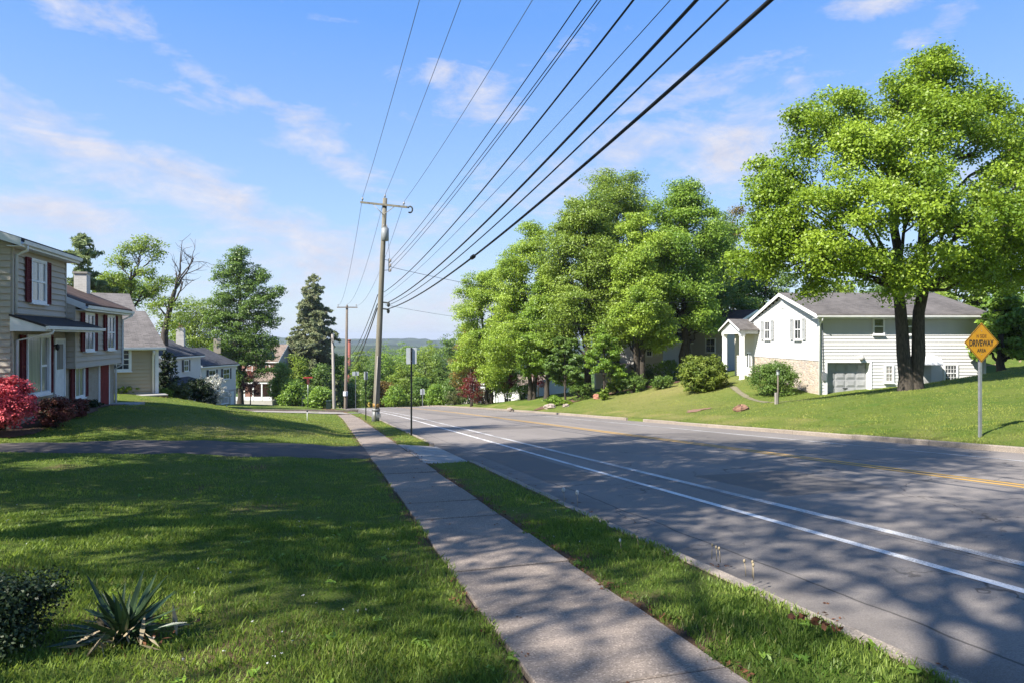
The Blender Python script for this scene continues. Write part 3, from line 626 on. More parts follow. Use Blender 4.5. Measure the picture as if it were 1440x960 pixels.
def gable_roof(par, O, A, B, length, half, pitch, ze, over=0.35, rake=0.25, mat='roof_grey', trim='white_trim', thick=0.14, name='roof', gutter=True):
    """ridge along A from O (middle of the span at one end), span across B"""
    O = Vector(O); A = Vector(A); B = Vector(B); zt = ze+half*pitch; e = half+over; zl = ze-over*pitch
    mb = MB(); mb.prism([(-e, zl+thick), (-e, zl+0.02), (0, zt+0.02), (e, zl+0.02), (e, zl+thick), (0, zt+thick)][::-1], Vector((O.x, O.y, 0))-A*rake, A, B, length+2*rake)
    rf = mb.build(name, M[mat], par)
    mb = MB()
    for s in (-1, 1):
        for k in (-rake-0.025, length+rake-0.001):   # bargeboards
            O2 = Vector((O.x, O.y, 0))+A*k
            prof = [(s*e, zl-0.12), (0, zt-0.12), (0, zt+thick-0.02), (s*e, zl+thick-0.02)]
            mb.prism(prof if s < 0 else prof[::-1], O2, A, B, 0.026)
        # soffit board and fascia
        O2 = Vector((O.x, O.y, 0))-A*rake
        prof = [(s*half, zl-0.13), (s*(e-0.002), zl-0.13), (s*(e-0.002), zl+0.015), (s*(e-0.03), zl+0.01), (s*(e-0.03), zl-0.11), (s*half, zl-0.11)]
        mb.prism(prof if s > 0 else prof[::-1], O2, A, B, length+2*rake)
    mb.build('fascia', M[trim], par)
    if gutter:
        for s in (-1, 1):
            mb = MB(); prof = [(s*e, zl-0.08), (s*(e+0.09), zl-0.05), (s*(e+0.115), zl+0.06), (s*(e+0.1), zl+0.06), (s*(e+0.08), zl-0.035), (s*e, zl-0.06)]
            mb.prism(prof if s > 0 else prof[::-1], Vector((O.x, O.y, 0))-A*rake, A, B, length+2*rake); mb.build('gutter', M[trim], par)
    return rf
def gable_top(half, ze, pitch, mid): return lambda u: ze+pitch*(half-abs(u-mid))
def panel_box(par, name, mat, O, U, N, *d): return MB().obox(O, U, N, *d).build(name, M[mat], par)
def pipe(par, name, mat, pts, r=0.045): return MB().tube(pts, r, 8, smooth=True).build(name, M[mat], par)

# ================================================================== HOUSE 1: taupe split-level on the left
X0 = -9.3; YA, YB, YC_ = 24.15, 28.65, 34.7; BK = -18.5
h1 = thing('split_level_house', 'taupe sided split-level house with burgundy shutters and a red lower door, at the left edge', 'house', (X0, YA, -1.1))
Uf, Nf, _ = wallframe((X0, YA), (X0, YC_))       # front faces the road (+X)
assert Nf.x > 0.9
Zf = lambda z: Vector((X0, YA, z))
ze1 = 4.72
mb = MB()
w2 = YB-YA
lap(mb, (X0, YA, 0), Uf, Nf, w2, 2.05, ze1, course=0.2, lip=0.045)           # upper floor front
# near gable end, faces the camera
Ug, Ng, wg = wallframe((BK, YA), (X0, YA)); half1 = wg/2; p1_ = 0.32
lap(mb, (BK, YA, 0), Ug, Ng, wg, -0.15, ze1+half1*p1_, course=0.2, lip=0.045, top=gable_top(half1, ze1, p1_, half1))
# far gable end above the lower roof
Uh, Nh, _ = wallframe((X0, YB), (BK, YB))
lap(mb, (X0, YB, 0), Uh, Nh, wg, 2.6, ze1+half1*p1_, course=0.2, lip=0.045, top=gable_top(half1, ze1, p1_, half1))
# overhanging middle floor of the far half
XO = X0+0.28
lap(mb, (XO, YB, 0), Uf, Nf, YC_-YB, 0.62, 3.02, course=0.2, lip=0.045)
Uk, Nk, _ = wallframe((BK, YB), (XO, YB)); lap(mb, (BK, YB+0.01, 0), Uk, Nk, XO-BK, 0.62, 2.95, course=0.2, lip=0.045, u_lo=X0-BK+0.03)
Uj, Nj, wj = wallframe((XO, YC_), (BK, YC_)); halfL = wj/2
lap(mb, (XO, YC_, 0), Uj, Nj, wj, 0.62, 3.0+halfL*0.42, course=0.2, lip=0.045, top=gable_top(halfL, 3.0, 0.42, halfL))
mb.build('wall', M['taupe'], h1)
mb = MB()  # solid core behind the boards
mb.obox((BK, YA, 0), Ug, Ng, 0.02, wg-0.02, -1.6, ze1, -w2+0.02, -0.02); mb.obox((BK, YB, 0), Ug, Ng, 0.02, XO-BK-0.02, 0.62, 2.98, -(YC_-YB)+0.02, 0.0)
mb.build('wall', M['taupe'], h1)
mb = MB()  # brick base storey
mb.obox((X0, YA, 0), Uf, Nf, 0.0, w2, -1.9, 2.05, -0.12, 0.0); mb.obox((X0, YB, 0), Uf, Nf, 0.002, YC_-YB, -2.6, 0.62, -0.5, 0.0)
mb.obox((BK, YA, 0), Ug, Ng, 0.0, wg-0.122, -1.9, -0.15, -0.12, 0.0)
mb.build('wall', M['tan_brick'], h1)
mb = MB()
for u, z0, z1, xx in ((0.0, -0.15, ze1-0.1, X0), (w2-0.09, 2.5, ze1-0.1, X0), (w2+0.0, 0.62, 2.95, XO), (YC_-YA-0.09, 0.62, 2.95, XO)): panel_box(h1, 'corner_board', 'taupe', (xx, YA, 0), Uf, Nf, u, u+0.09, z0, z1, -0.02, 0.05)
panel_box(h1, 'soffit', 'taupe', (X0, YB, 0), Uf, Nf, 0, YC_-YB, 0.57, 0.63, 0.002, 0.34)
gable_roof(h1, ((BK+X0)/2, YA, 0), (0, 1, 0), (1, 0, 0), w2, half1, p1_, ze1, 0.38, 0.3, 'roof_dark')
gable_roof(h1, ((BK+XO)/2, YB+0.3, 0), (0, 1, 0), (1, 0, 0), YC_-YB-0.3, halfL, 0.42, 3.0, 0.38, 0.3, 'roof_brown')
# shed roof over the first floor window and door
mb = MB(); mb.prism([(0.0, 2.42), (0.0, 2.36), (0.98, 2.02), (0.98, 2.09)][::-1], (X0, YA-0.15, 0), (0, 1, 0), (1, 0, 0), w2+1.05); mb.build('porch_roof', M['roof_dark'], h1)
mb = MB(); mb.prism([(0.02, 1.9), (0.97, 1.9), (0.97, 2.018), (0.02, 2.35)], (X0, YA-0.13, 0), (0, 1, 0), (1, 0, 0), w2+1.0); mb.build('fascia', M['white_trim'], h1)
mb = MB(); mb.prism([(0.98, 1.94), (1.08, 1.96), (1.1, 2.06), (0.98, 2.05)], (X0, YA-0.15, 0), (0, 1, 0), (1, 0, 0), w2+1.05); mb.build('gutter', M['white_trim'], h1)
pipe(h1, 'downspout', 'white_trim', [(X0+0.42, YA+0.05, 4.53), (X0+0.40, YA+0.1, 4.39), (X0+0.09, YA+0.16, 4.25), (X0+0.08, YA+0.16, 2.45)])
pipe(h1, 'downspout', 'white_trim', [(X0+1.02, YA+0.35, 1.98), (X0+1.0, YA+0.35, 1.85), (X0+0.09, YA+0.22, 1.62), (X0+0.08, YA+0.22, -1.1)])
pipe(h1, 'downspout', 'white_trim', [(XO+0.45, YC_+0.2, 2.86), (XO+0.4, YC_+0.16, 2.7), (XO+0.08, YC_-0.06, 2.5), (XO+0.08, YC_-0.06, 0.5), (X0+0.08, YC_-0.06, 0.35), (X0+0.08, YC_-0.06, -1.5)])
fr = lambda y_, z, x=X0: Vector((x, y_, z))
window(h1, fr(26.05, 2.9), Uf, Nf, 1.12, 1.32, shutters='burgundy', sw=0.36, nx=2, ny=2, glass='curtain')
window(h1, fr(30.15, 1.25, XO), Uf, Nf, 0.98, 1.35, shutters='burgundy', sw=0.36, nx=2, ny=2)
window(h1, fr(32.9, 1.25, XO), Uf, Nf, 0.98, 1.35, shutters='burgundy', sw=0.36, nx=2, ny=2)
window(h1, fr(29.95, -0.55), Uf, Nf, 0.98, 1.1, shutters='burgundy', sw=0.36, nx=2, ny=1, sash=False, glass='curtain')
window(h1, fr(25.95, -0.12), Uf, Nf, 1.75, 1.85, shutters='burgundy', sw=0.34, nx=1, ny=1, sash=False, proud=0.09, glass='curtain')
mb = MB(); mb.obox(fr(25.95, -0.12), Uf, Nf, 0.3, 0.37, 0.03, 1.82, 0.005, 0.07); mb.obox(fr(25.95, -0.12), Uf, Nf, 0.37, 0.84, 0.85, 0.92, 0.005, 0.06); mb.build('window_mullion', M['white_trim'], h1)
# white storm door and red lower door
d = panel_box(h1, 'door', 'blue_white', fr(28.05, -0.42), Uf, Nf, -0.42, 0.42, 0, 2.02, -0.03, 0.03)
panel_box(h1, 'pane', 'curtain', fr(28.05, -0.42), Uf, Nf, -0.3, 0.3, 1.0, 1.9, 0.028, 0.036).parent = d
mb = MB()
for u0, u1, v0, v1 in ((-0.5, -0.42, 0, 2.1), (0.42, 0.5, 0, 2.1), (-0.42, 0.42, 2.02, 2.1)): mb.obox(fr(28.05, -0.42), Uf, Nf, u0, u1, v0, v1, -0.02, 0.05)
mb.build('door_frame', M['white_trim'], h1)
rd = MB(); O = fr(33.15, -1.25)
rd.obox(O, Uf, Nf, -0.62, 0.62, 0, 1.82, -0.02, 0.03)
for k in range(5): rd.obox(O, Uf, Nf, -0.58, 0.58, 0.06+k*0.35, 0.36+k*0.35, 0.028, 0.04)
rd.build('door', M['red_door'], h1)
for u0, u1 in ((-0.72, -0.62), (0.62, 0.72)): panel_box(h1, 'door_jamb', 'white_trim', O, Uf, Nf, u0, u1, 0, 1.85, -0.02, 0.05)
mb = MB(); mb.tube([(X0, 27.45, 1.42), (X0+0.12, 27.45, 1.45)], 0.03, 6); mb.ball((X0+0.15, 27.45, 1.38), (0.07, 0.07, 0.12)); mb.build('wall_lamp', M['black_trim'], h1)
mb = MB(); mb.obox((X0, YB, 0), Uf, Nf, 2.6, 6.1, -2.2, -1.22, -0.05, 1.25); mb.obox((X0, YB, 0), Uf, Nf, 1.6, 2.6, -2.2, -1.36, 0.0, 1.0); mb.build('step', M['concrete'], h1)
ch = MB(); ch.box((-10.55, 34.55, 3.55), (0.5, 0.5, 2.0)); c_ = ch.build('chimney', M['white_brick'], h1)
MB().box((-10.55, 34.55, 4.59), (0.58, 0.58, 0.08)).build('chimney_cap', M['concrete'], c_)

# ================================================================== HOUSE 2: beige house with grey hipped roof
def hip_roof(par, O, U, N, w, depth, ze, zt, inset, over=0.35, mat='roof_grey', left_hip=False):
    """eave rectangle with the ridge along U; the right end is hipped back by inset"""
    O = Vector(O); B = -N; d = depth/2; P = lambda u, n, z: O+U*u+B*n+ZV*(z-O.z)
    o = over; a0, a1 = -o, w+o; n0, n1 = -o, depth+o; r0, r1 = -o+(inset if left_hip else 0), w-inset; mb = MB(); L_ = math.hypot(d+o, zt-ze)
    for t in (0.0, -0.12):
        f = [P(a0, n0, ze+t), P(a1, n0, ze+t), P(r1, d, zt+t), P(r0, d, zt+t)]; g = [P(a1, n1, ze+t), P(a0, n1, ze+t), P(r0, d, zt+t), P(r1, d, zt+t)]; h_ = [P(a1, n0, ze+t), P(a1, n1, ze+t), P(r1, d, zt+t)]
        uvf = [(a0, 0), (a1, 0), (r1, L_), (r0, L_)]
        for q, uv in ((f, uvf), (g, uvf), (h_, [(0, 0), (n1-n0, 0), ((n1-n0)/2, L_)])):
            mb.quad(*(q if t == 0 else q[::-1]), uv=uv if t == 0 else uv[::-1])
    mb.build('roof', M[mat], par)
    mb = MB(); mb.obox(P(a0, n0, ze-0.16), U, N, 0, a1-a0, 0, 0.15, -0.03, 0.0); mb.obox(P(a1, n0, ze-0.16), B, U, 0, n1-n0, 0, 0.15, -0.03, 0.0); mb.obox(P(a0, n0, ze-0.165), U, N, 0, a1-a0-0.03, 0, 0.01, -o, -0.031); mb.build('fascia', M['white_trim'], par)
    mb = MB(); mb.obox(P(a0, n0, ze-0.12), U, N, 0, a1-a0, 0, 0.1, 0.001, 0.1); mb.build('gutter', M['white_trim'], par)
d2 = 38.0; B2 = W(222, d2); an_ = R(36); A2 = tuple(np.array(B2)-12.0*(CR*math.cos(an_)+CF*math.sin(an_)))
h2 = thing('beige_house', 'single-storey beige sided house with grey shingle roof and brick planter behind the taupe house', 'house', (*B2, -1.6))
U2, N2, w_ = wallframe(A2, B2); A23 = V3(A2)
mb = MB(); lap(mb, A23, U2, N2, w_, -1.6, 1.15, course=0.2, lip=0.04); mb.obox(A23, U2, N2, 0.02, w_, -2.4, 1.12, -7.6, -0.02); mb.build('wall', M['beige'], h2)
mb = MB(); mb.obox(A23, U2, N2, w_-0.14, w_+0.035, -1.6, 1.05, -0.14, 0.04); mb.build('corner_board', M['white_trim'], h2)
hip_roof(h2, V3(A2, 0), U2, N2, w_, 7.6, 1.2, 3.3, 0.1)
Bb_ = V3(W(184, 45.0)); A2b = Bb_-U2*8.0; mb = MB(); wb_ = 8.4
mb.obox(A2b, U2, N2, 0.3, wb_-0.4, -1.5, 3.4, -6.0, -0.3); mb.build('wall', M['beige'], h2)
hip_roof(h2, A2b, U2, N2, wb_-0.4, 6.0, 3.4, 4.75, -0.28, 0.3)
window(h2, A23+U2*(w_-(222-175)/F*d2)+ZV*0.0, U2, N2, 0.92, 1.12, nx=3, ny=4, fw=0.1, muntin=0.025)
mb = MB(); mb.obox(A23, U2, N2, w_-(222-175)/F*d2-0.44, w_-(222-175)/F*d2+0.44, 0.03, 0.5, 0.006, 0.012); mb.build('window_screen', M['black_trim'], h2)
q_ = A23+U2*(w_-0.25); pipe(h2, 'downspout', 'white_trim', [q_+N2*0.36+ZV*1.0, q_+N2*0.3+ZV*0.88, q_+N2*0.07+ZV*0.7, q_+N2*0.07-ZV*1.5], 0.06)
mb = MB(); mb.obox(A23, U2, N2, w_-4.5, w_+0.3, -2.4, -1.42, 0.05, 1.3); mb.build('planter', M['red_brick'], h2)
mb = MB(); mb.obox(A23, U2, N2, w_-4.5, w_+0.3, -1.419, -1.36, 0.0, 1.35); mb.build('planter_cap', M['concrete'], h2)

# ================================================================== simple houses further off
def far_house(name, label, A, B, depth, zb, ze, pitch, wall, roof, ridge='para', wins=(), shut=None, wmat='white_trim', group=None, course=0.22, over=0.35, low=None, cat='house', rname='roof'):
    U, N, w = wallframe(A, B); A3 = V3(A, zb); h = thing(name, label, cat, (A[0], A[1], zb), group)
    mb = MB(); C = A3+U*w-N*depth; Bp = A3+U*w; Dp = A3-N*depth
    if ridge == 'para':
        hf = depth/2; lap(mb, V3(A), U, N, w, zb, ze, course=course)
        lap(mb, V3(Bp), -N, U, depth, zb, ze+hf*pitch, course=course, top=gable_top(hf, ze, pitch, hf)); lap(mb, V3(Dp), N, -U, depth, zb, ze+hf*pitch, course=course, top=gable_top(hf, ze, pitch, hf))
        mb.obox(V3(A), U, N, 0.02, w-0.02, zb-1, ze, -depth, -0.02); mb.build('wall', M[wall], h)
        gable_roof(h, V3(A)-N*hf, U, N, w, hf, pitch, ze, over, 0.3, roof, gutter=False, name=rname)
    else:
        hf = w/2; lap(mb, V3(A), U, N, w, zb, ze+hf*pitch, course=course, top=gable_top(hf, ze, pitch, hf)); lap(mb, V3(Bp), -N, U, depth, zb, ze, course=course); lap(mb, V3(Dp), N, -U, depth, zb, ze, course=course)
        mb.obox(V3(A), U, N, 0.02, w-0.02, zb-1, ze, -depth, -0.02); mb.build('wall', M[wall], h)
        gable_roof(h, V3(A)+U*hf, -N, U, depth, hf, pitch, ze, over, 0.3, roof, gutter=False, name=rname)
    for u, z, ww, hh, sh, nx in wins: window(h, V3(A, z)+U*u, U, N, ww, hh, mat=wmat, shutters=sh, sw=0.35, nx=nx, ny=2)
    return h, U, N, w
A = W(225, 66); B = W(282, 76)
h3, U, N, w = far_house('white_house', 'two-storey white house with dark roof and porch roof, behind the dark clipped evergreen', A, B, 8.5, -5.4, -0.1, 0.42, 'white_siding', 'roof_slate',
    wins=[(6.0, -1.75, 1.1, 1.1, 'black_trim', 2), (2.4, -1.75, 1.1, 1.1, 'black_trim', 2), (5.8, -4.6, 1.2, 1.3, None, 2)])
mb = MB(); mb.prism([(0.0, -2.35), (0.0, -2.45), (1.7, -2.95), (1.7, -2.85)][::-1], V3(A)+U*0.3, U, N, w-3.6); mb.build('porch_roof', M['roof_slate'], h3)
for u in (0.6, 4.6): panel_box(h3, 'post', 'white_trim', V3(A, -5.6)+U*u, U, N, -0.08, 0.08, 0, 2.65, 1.45, 1.6)
c_ = MB().box((*W(254, 76), 1.5), (0.8, 0.8, 2.6)).build('chimney', M['white_brick'], h3)
MB().tube([(*W(254, 76), 2.8), (*W(254, 76), 3.3)], 0.2, 8).build('chimney_pot', M['terracotta'], c_)
A = W(283, 82); B = W(331.5, 90)
h4, U, N, w = far_house('white_house', 'two-storey white house with paired windows between dark shutters, beside the dark maple', A, B, 9, -7.4, -1.6, 0.42, 'white_siding', 'roof_slate',
    wins=[(2.3, -3.5, 1.5, 1.25, 'black_trim', 2), (5.6, -3.5, 1.5, 1.25, 'black_trim', 2), (5.2, -6.6, 1.6, 1.5, None, 2)])
panel_box(h4, 'wall', 'grey_siding', V3(A), U, N, 0.1, w-0.1, -7.4, -4.95, 0.03, 0.06)
panel_box(h4, 'door', 'white_trim', V3(A, -7.2), U, N, 6.6, 7.4, 0, 2.0, 0.06, 0.1)
MB().box((*W(306, 94), 0.6), (0.9, 0.9, 2.0)).build('chimney', M['tan_brick'], h4)
# brown victorian house with a porch
A = W(338, 112); B = W(390, 112)
h5, U, N, w = far_house('porch_house', 'brown shingled house with white columned front porch behind the dark maple', A, B, 9, -9.6, -2.0, 0.55, 'grey_siding', 'roof_tan', wins=[(w_, -4.2, 0.9, 1.4, None, 1) for w_ in (1.5, 4.4)])
mb = MB(); mb.obox(V3(A), U, N, 0.0, w, -9.6, -2.05, 0.03, 0.08); mb.build('wall', M['red_brick'], h5)
mb = MB(); mb.prism([(0.0, -3.9), (0, -4.05), (2.6, -5.25), (2.6, -5.1)][::-1], V3(A)-U*0.3, U, N, w+0.6); mb.build('porch_roof', M['roof_tan'], h5)
panel_box(h5, 'porch_beam', 'white_trim', V3(A), U, N, -0.1, w+0.1, -5.6, -5.26, 2.2, 2.5)
for u in (0.1, 1.6, 3.0, 4.4, 5.9): panel_box(h5, 'column', 'white_trim', V3(A), U, N, u-0.1, u+0.1, -8.3, -5.6, 2.25, 2.45)
panel_box(h5, 'porch_rail', 'white_trim', V3(A), U, N, 0, w, -8.3, -7.7, 2.28, 2.42); panel_box(h5, 'porch_base', 'grey_siding', V3(A), U, N, 0, w, -10.5, -8.3, 0.1, 2.4)
mb = MB(); mb.prism([(-1.0, -1.2), (1.0, -1.2), (0, 0.4)], V3(A)+U*3.6-N*1.8, N, U, 2.2); mb.build('dormer', M['grey_siding'], h5)
mb = MB(); mb.prism([(-1.3, -1.25), (0, 0.75), (1.3, -1.25), (1.15, -1.25), (0, 0.5), (-1.15, -1.25)][::-1], V3(A)+U*3.6-N*1.8, N, U, 2.5); mb.build('dormer_roof', M['white_trim'], h5)
# grey house behind the row of street trees and a low white bungalow further down
A = W(836, 82); B = W(1020, 66)
far_house('grey_house', 'grey and white house half hidden behind the row of tall trees', A, B, 9, -4.5, 2.5, 0.42, 'grey_siding', 'roof_brown', wins=[(3, 0.2, 1.1, 1.3, 'black_trim', 2), (7.5, 0.2, 1.1, 1.3, 'black_trim', 2), (12.5, 0.2, 1.1, 1.3, None, 2), (17.5, 0.3, 1.1, 1.3, None, 2)], course=0.2)
A = W(903, 70); B = W(932, 67.5)
far_house('white_garage', 'tall white sided garage wing glimpsed between tree trunks', A, B, 5, -4, 1.4, 0.5, 'cream', 'roof_brown', 'perp', wins=[(1.1, -0.1, 0.7, 1.0, None, 2)], cat='garage')
A = W(838, 76); B = W(868, 74)
far_house('white_shed', 'low pale shed behind the tree trunks left of the grey house', A, B, 4, -5.2, -2.0, 0.4, 'cream', 'roof_tan', 'para', wins=[(1.2, -4.2, 0.6, 0.8, None, 1)], cat='shed')
A = W(626, 112); B = W(668, 106)
hb, U, N, w = far_house('low_bungalow', 'low bungalow with tan roof at the bottom of the right kerb, beside the red shrub', A, B, 7, -9.6, -6.0, 0.42, 'grey_siding', 'roof_tan', 'perp', wins=[(1.5, -8.4, 0.9, 1.1, None, 1)])
for u in (0.8, 3.4): panel_box(hb, 'column', 'white_trim', V3(A, -9.6), U, N, u-0.1, u+0.1, 0, 3.4, 0.9, 1.1)
A = W(676, 100); B = W(752, 92)
hb, U, N, w = far_house('white_bungalow', 'low white bungalow with several white posts, under the street trees', A, B, 7, -8.6, -4.8, 0.35, 'white_siding', 'roof_tan', 'para', wins=[(2, -7.3, 1.2, 1.2, None, 2), (6, -7.3, 1.2, 1.2, None, 2), (8.6, -7.3, 1.0, 1.2, None, 2)])
for u in (0.2, 3.6, 5.0): panel_box(hb, 'post', 'white_trim', V3(A, -9.0), U, N, u-0.09, u+0.09, 0, 4.0, 1.6, 1.78)
panel_box(hb, 'wall', 'red_brick', V3(A), U, N, 6.2, w-0.3, -8.8, -7.4, 0.04, 0.1)
# far brick building with a tall stack
hs = thing('brick_stack', 'red brick factory stack rising from the valley trees', 'chimney', (*W(491, 330), -40)); MB().tube([(*W(491, 330), -40), (*W(491, 330), Zat(480, 330))], [0.95, 0.75], 12).build('shaft', M['chimney_red'], hs)
MB().tube([(*W(491, 330), Zat(480, 330)+0.02), (*W(491, 330), Zat(480, 330)+0.9)], [0.9, 0.9], 12).build('rim', M['chimney_red'], hs)

# ================================================================== RIGHT HOUSE: white, gable to the road
DS, DF = 43.0, 53.8
XW = 19.25                                     # camera-right offset of the front wall
cc = lambda xc, d: (CR[0]*xc+CF[0]*d, CR[1]*xc+CF[1]*d)
C1 = cc(19.35, DS); C2 = cc(19.05, DF); C3 = cc(29.8, DS)
hw = thing('white_gable_house', 'white sided house with front gable, columned entry, stone base and garage on the right', 'house', (*C1, -1.9))
Ur, Nr, wr = wallframe(C2, C1)                 # front gable wall
Us, Ns, ws = wallframe(C1, C3)                 # long side wall towards the camera
assert Nr.dot(Vector((*(-CR), 0))) > 0.9 and Ns.dot(Vector((*(-CF), 0))) > 0.9
zE = 3.2; pR = 0.285; hR = wr/2
OF = V3(C2); OS = V3(C1)
mb = MB(); lap(mb, OF, Ur, Nr, wr, 0.33, zE+hR*pR, course=0.19, lip=0.02, top=gable_top(hR, zE, pR, hR)); mb.build('wall', M['white_siding'], hw)
mb = MB(); gu0, gu1, gz0, gz1 = 0.48, 3.16, -2.3, 0.18
lap(mb, OS, Us, Ns, ws, -2.25, zE, holes=[(gu0, gu1, gz0, gz1)], course=0.205, lip=0.034); mb.build('wall', M['white_siding'], hw)
mb = MB(); mb.obox(OF, Ur, Nr, 0.0, wr-0.002, -3.0, 0.31, -0.25, 0.015); mb.build('stone_base', M['stone'], hw)
mb = MB(); mb.obox(OF, Ur, Nr, 0.0, wr-0.05, 0.31, zE, -9.9, -0.03); mb.obox(OF, Ur, Nr, 0.0, wr-0.75, -3, 0.3, -9.9, -0.26); mb.obox(OS, Us, Ns, gu1+0.15, ws-0.02, -2.6, 0.33, -0.8, -0.02); mb.obox(OS, Us, Ns, 0.26, gu1+0.14, 0.2, 0.32, -0.75, -0.02); mb.obox(OS, Us, Ns, 0.05, gu0-0.01, -2.6, 0.19, -0.7, -0.02); mb.build('wall', M['white_siding'], hw)
gable_roof(hw, V3(C1)+(-Ur)*hR, Us, -Ns, ws, hR, pR, zE, 0.62, 0.28, 'roof_weathered')
for O_, U_w, N_w, d_ in ((OS, Us, Ns, (-0.02, 0.1, -2.3, 3.05, -0.02, 0.06)), (OF, Ur, Nr, (wr-0.1, wr+0.05, 0.31, 3.1, -0.02, 0.03)), (OS, Us, Ns, (ws-0.1, ws+0.02, -1.5, 3.05, -0.02, 0.06))): panel_box(hw, 'corner_board', 'white_trim', O_, U_w, N_w, *d_)
panel_box(hw, 'sill_board', 'white_trim', OF, Ur, Nr, 0, wr, 0.27, 0.34, 0.016, 0.05)
ufr = lambda px: None
def u_front(px):
    q = (px-720)/F; o = np.array(C2); r_ = CR*q+CF; A_ = np.array([[Ur.x, -r_[0]], [Ur.y, -r_[1]]]); return float(np.linalg.solve(A_, -o)[0])
for px in (1080, 1123): window(hw, OF+Ur*u_front(px)+ZV*1.62, Ur, Nr, 0.92, 1.28, shutters='grey_shutter', sw=0.42, nx=2, ny=2, glass='glass', gap=0.16, muntin=0.016)
mb = MB(); mb.obox(OF, Ur, Nr, hR-0.22, hR+0.22, 3.75, 4.35, 0.02, 0.05)
for k in range(6): mb.obox(OF, Ur, Nr, hR-0.18, hR+0.18, 3.8+k*0.09, 3.84+k*0.09, 0.05, 0.065)
mb.build('gable_vent', M['white_trim'], hw)
us_ = lambda px: (px-720)/F*DS-19.35
window(hw, OS+Us*us_(1235)+ZV*1.93, Us, Ns, 0.62, 0.95, nx=1, ny=2, fw=0.06, off=0.062); window(hw, OS+Us*us_(1277)+ZV*1.93, Us, Ns, 0.62, 0.95, nx=1, ny=2, fw=0.06, off=0.062)
window(hw, OS+Us*us_(1249.5)-ZV*1.02, Us, Ns, 0.42, 0.98, nx=2, ny=4, fw=0.09, glass='curtain', off=0.062); window(hw, OS+Us*us_(1336)-ZV*1.0, Us, Ns, 0.74, 1.0, nx=4, ny=4, fw=0.08, off=0.062)
# garage recess: jambs, header, panelled door
mb = MB(); mb.obox(OS, Us, Ns, gu0-0.1, gu0, -2.3, gz1+0.1, -0.42, 0.075); mb.obox(OS, Us, Ns, gu1, gu1+0.12, -2.3, gz1+0.1, -0.42, 0.075); mb.obox(OS, Us, Ns, gu0, gu1, gz1-0.02, gz1+0.1, -0.42, 0.075); mb.build('garage_frame', M['white_trim'], hw)
gd = MB(); gd.obox(OS, Us, Ns, gu0, gu1, -2.3, gz1-0.02, -0.48, -0.40)
for r_ in range(4):
    for c_i in range(4):
        a = gu0+0.08+c_i*0.655; z_ = -1.86+r_*0.5; gd.obox(OS, Us, Ns, a, a+0.56, z_, z_+0.4, -0.401, -0.37); gd.obox(OS, Us, Ns, a+0.07, a+0.49, z_+0.07, z_+0.33, -0.371, -0.345)
gdo = gd.build('garage_door', M['door_grey'], hw)
MB().obox(OS, Us, Ns, 1.65, 1.95, -1.5, -1.45, -0.36, -0.33).build('handle', M['black_trim'], gdo)
# curved canopy and the rear door under it
u0 = us_(1291)-0.3
mb = MB(); n = 8
for k in range(n):
    a0, a1 = k/n*math.pi/2, (k+1)/n*math.pi/2; f_ = lambda a: (1.05*math.sin(a), 0.55*math.cos(a))
    (n0, v0), (n1, v1) = f_(a0), f_(a1)
    P = lambda u, v, nn: OS+Us*u+ZV*(0.05+v)+Ns*nn
    mb.quad(P(u0, v0, n0), P(u0+1.25, v0, n0), P(u0+1.25, v1, n1), P(u0, v1, n1)); mb.quad(P(u0+1.25, 0, 0), P(u0+1.25, v1, n1), P(u0+1.25, v0, n0)); mb.quad(P(u0, 0, 0), P(u0, v0, n0), P(u0, v1, n1))
mb.build('awning', M['white_trim'], hw)
panel_box(hw, 'door', 'grey_trim', OS, Us, Ns, us_(1299)-0.42, us_(1299)+0.42, -1.9, 0.02, 0.0, 0.085)
mb = MB(); mb.tube([OS+Us*us_(1210)+ZV*0.22, OS+Us*us_(1210)+ZV*0.4+Ns*0.14], 0.03, 6); mb.ball(OS+Us*us_(1210)+ZV*0.45+Ns*0.16, 0.17, 10, 8); mb.build('wall_lamp', M['grey_trim'], hw)
c_ = OS+Us*0.16
mb = MB(); mb.tube([OS+Us*(-0.1)+ZV*2.98+Ns*0.62, OS+Us*(-0.05)+ZV*2.8+Ns*0.6, OS+Us*0.0+ZV*2.55+Ns*0.1, OS+Us*0.0+ZV*-1.9+Ns*0.1], 0.055, 8); mb.build('downspout', M['white_trim'], hw)
pipe(hw, 'conduit', 'grey_cable', [c_+ZV*2.6+Ns*0.06, c_+Us*0.06+ZV*0.6+Ns*0.06, c_+Us*0.1-ZV*0.5+Ns*0.06], 0.02); MB().obox(OS, Us, Ns, 0.18, 0.4, -0.95, -0.45, 0.03, 0.16).build('meter_box', M['galv'], hw)
# recessed entry wing and the columned porch
Uq = -Ur
CW = V3(C2)+Uq*4.2
mb = MB(); lap(mb, CW, Ur, Nr, 4.2, -1.7, 2.2, course=0.2); mb.obox(CW, Ur, Nr, 0.02, 4.18, -3, 2.15, -6, -0.02); mb.build('wall', M['cream'], hw)
mb = MB(); mb.prism([(-0.3, 2.1), (3, 3.1), (6.3, 2.1), (6.3, 1.98), (3, 2.98), (-0.3, 1.98)][::-1], CW-Ur*0.2, Ur, -Nr, 4.2); mb.build('roof', M['roof_weathered'], hw)
dd = panel_box(hw, 'door', 'white_trim', CW, Ur, Nr, 2.9, 3.8, -1.45, 0.6, 0.03, 0.07); 
mb = MB()
for a, b_ in ((2.98, 3.2), (3.5, 3.72)): mb.obox(CW, Ur, Nr, a, b_, -0.6, 0.45, 0.07, 0.085)
o = mb.build('pane', M['glass'], dd)
mb = MB(); mb.obox(CW, Ur, Nr, 0.9, 5.3, -3.0, -1.72, 0.05, 1.45); mb.build('porch_floor', M['concrete'], hw)
pN = 1.27; pa, pz = 0.95, 5.3
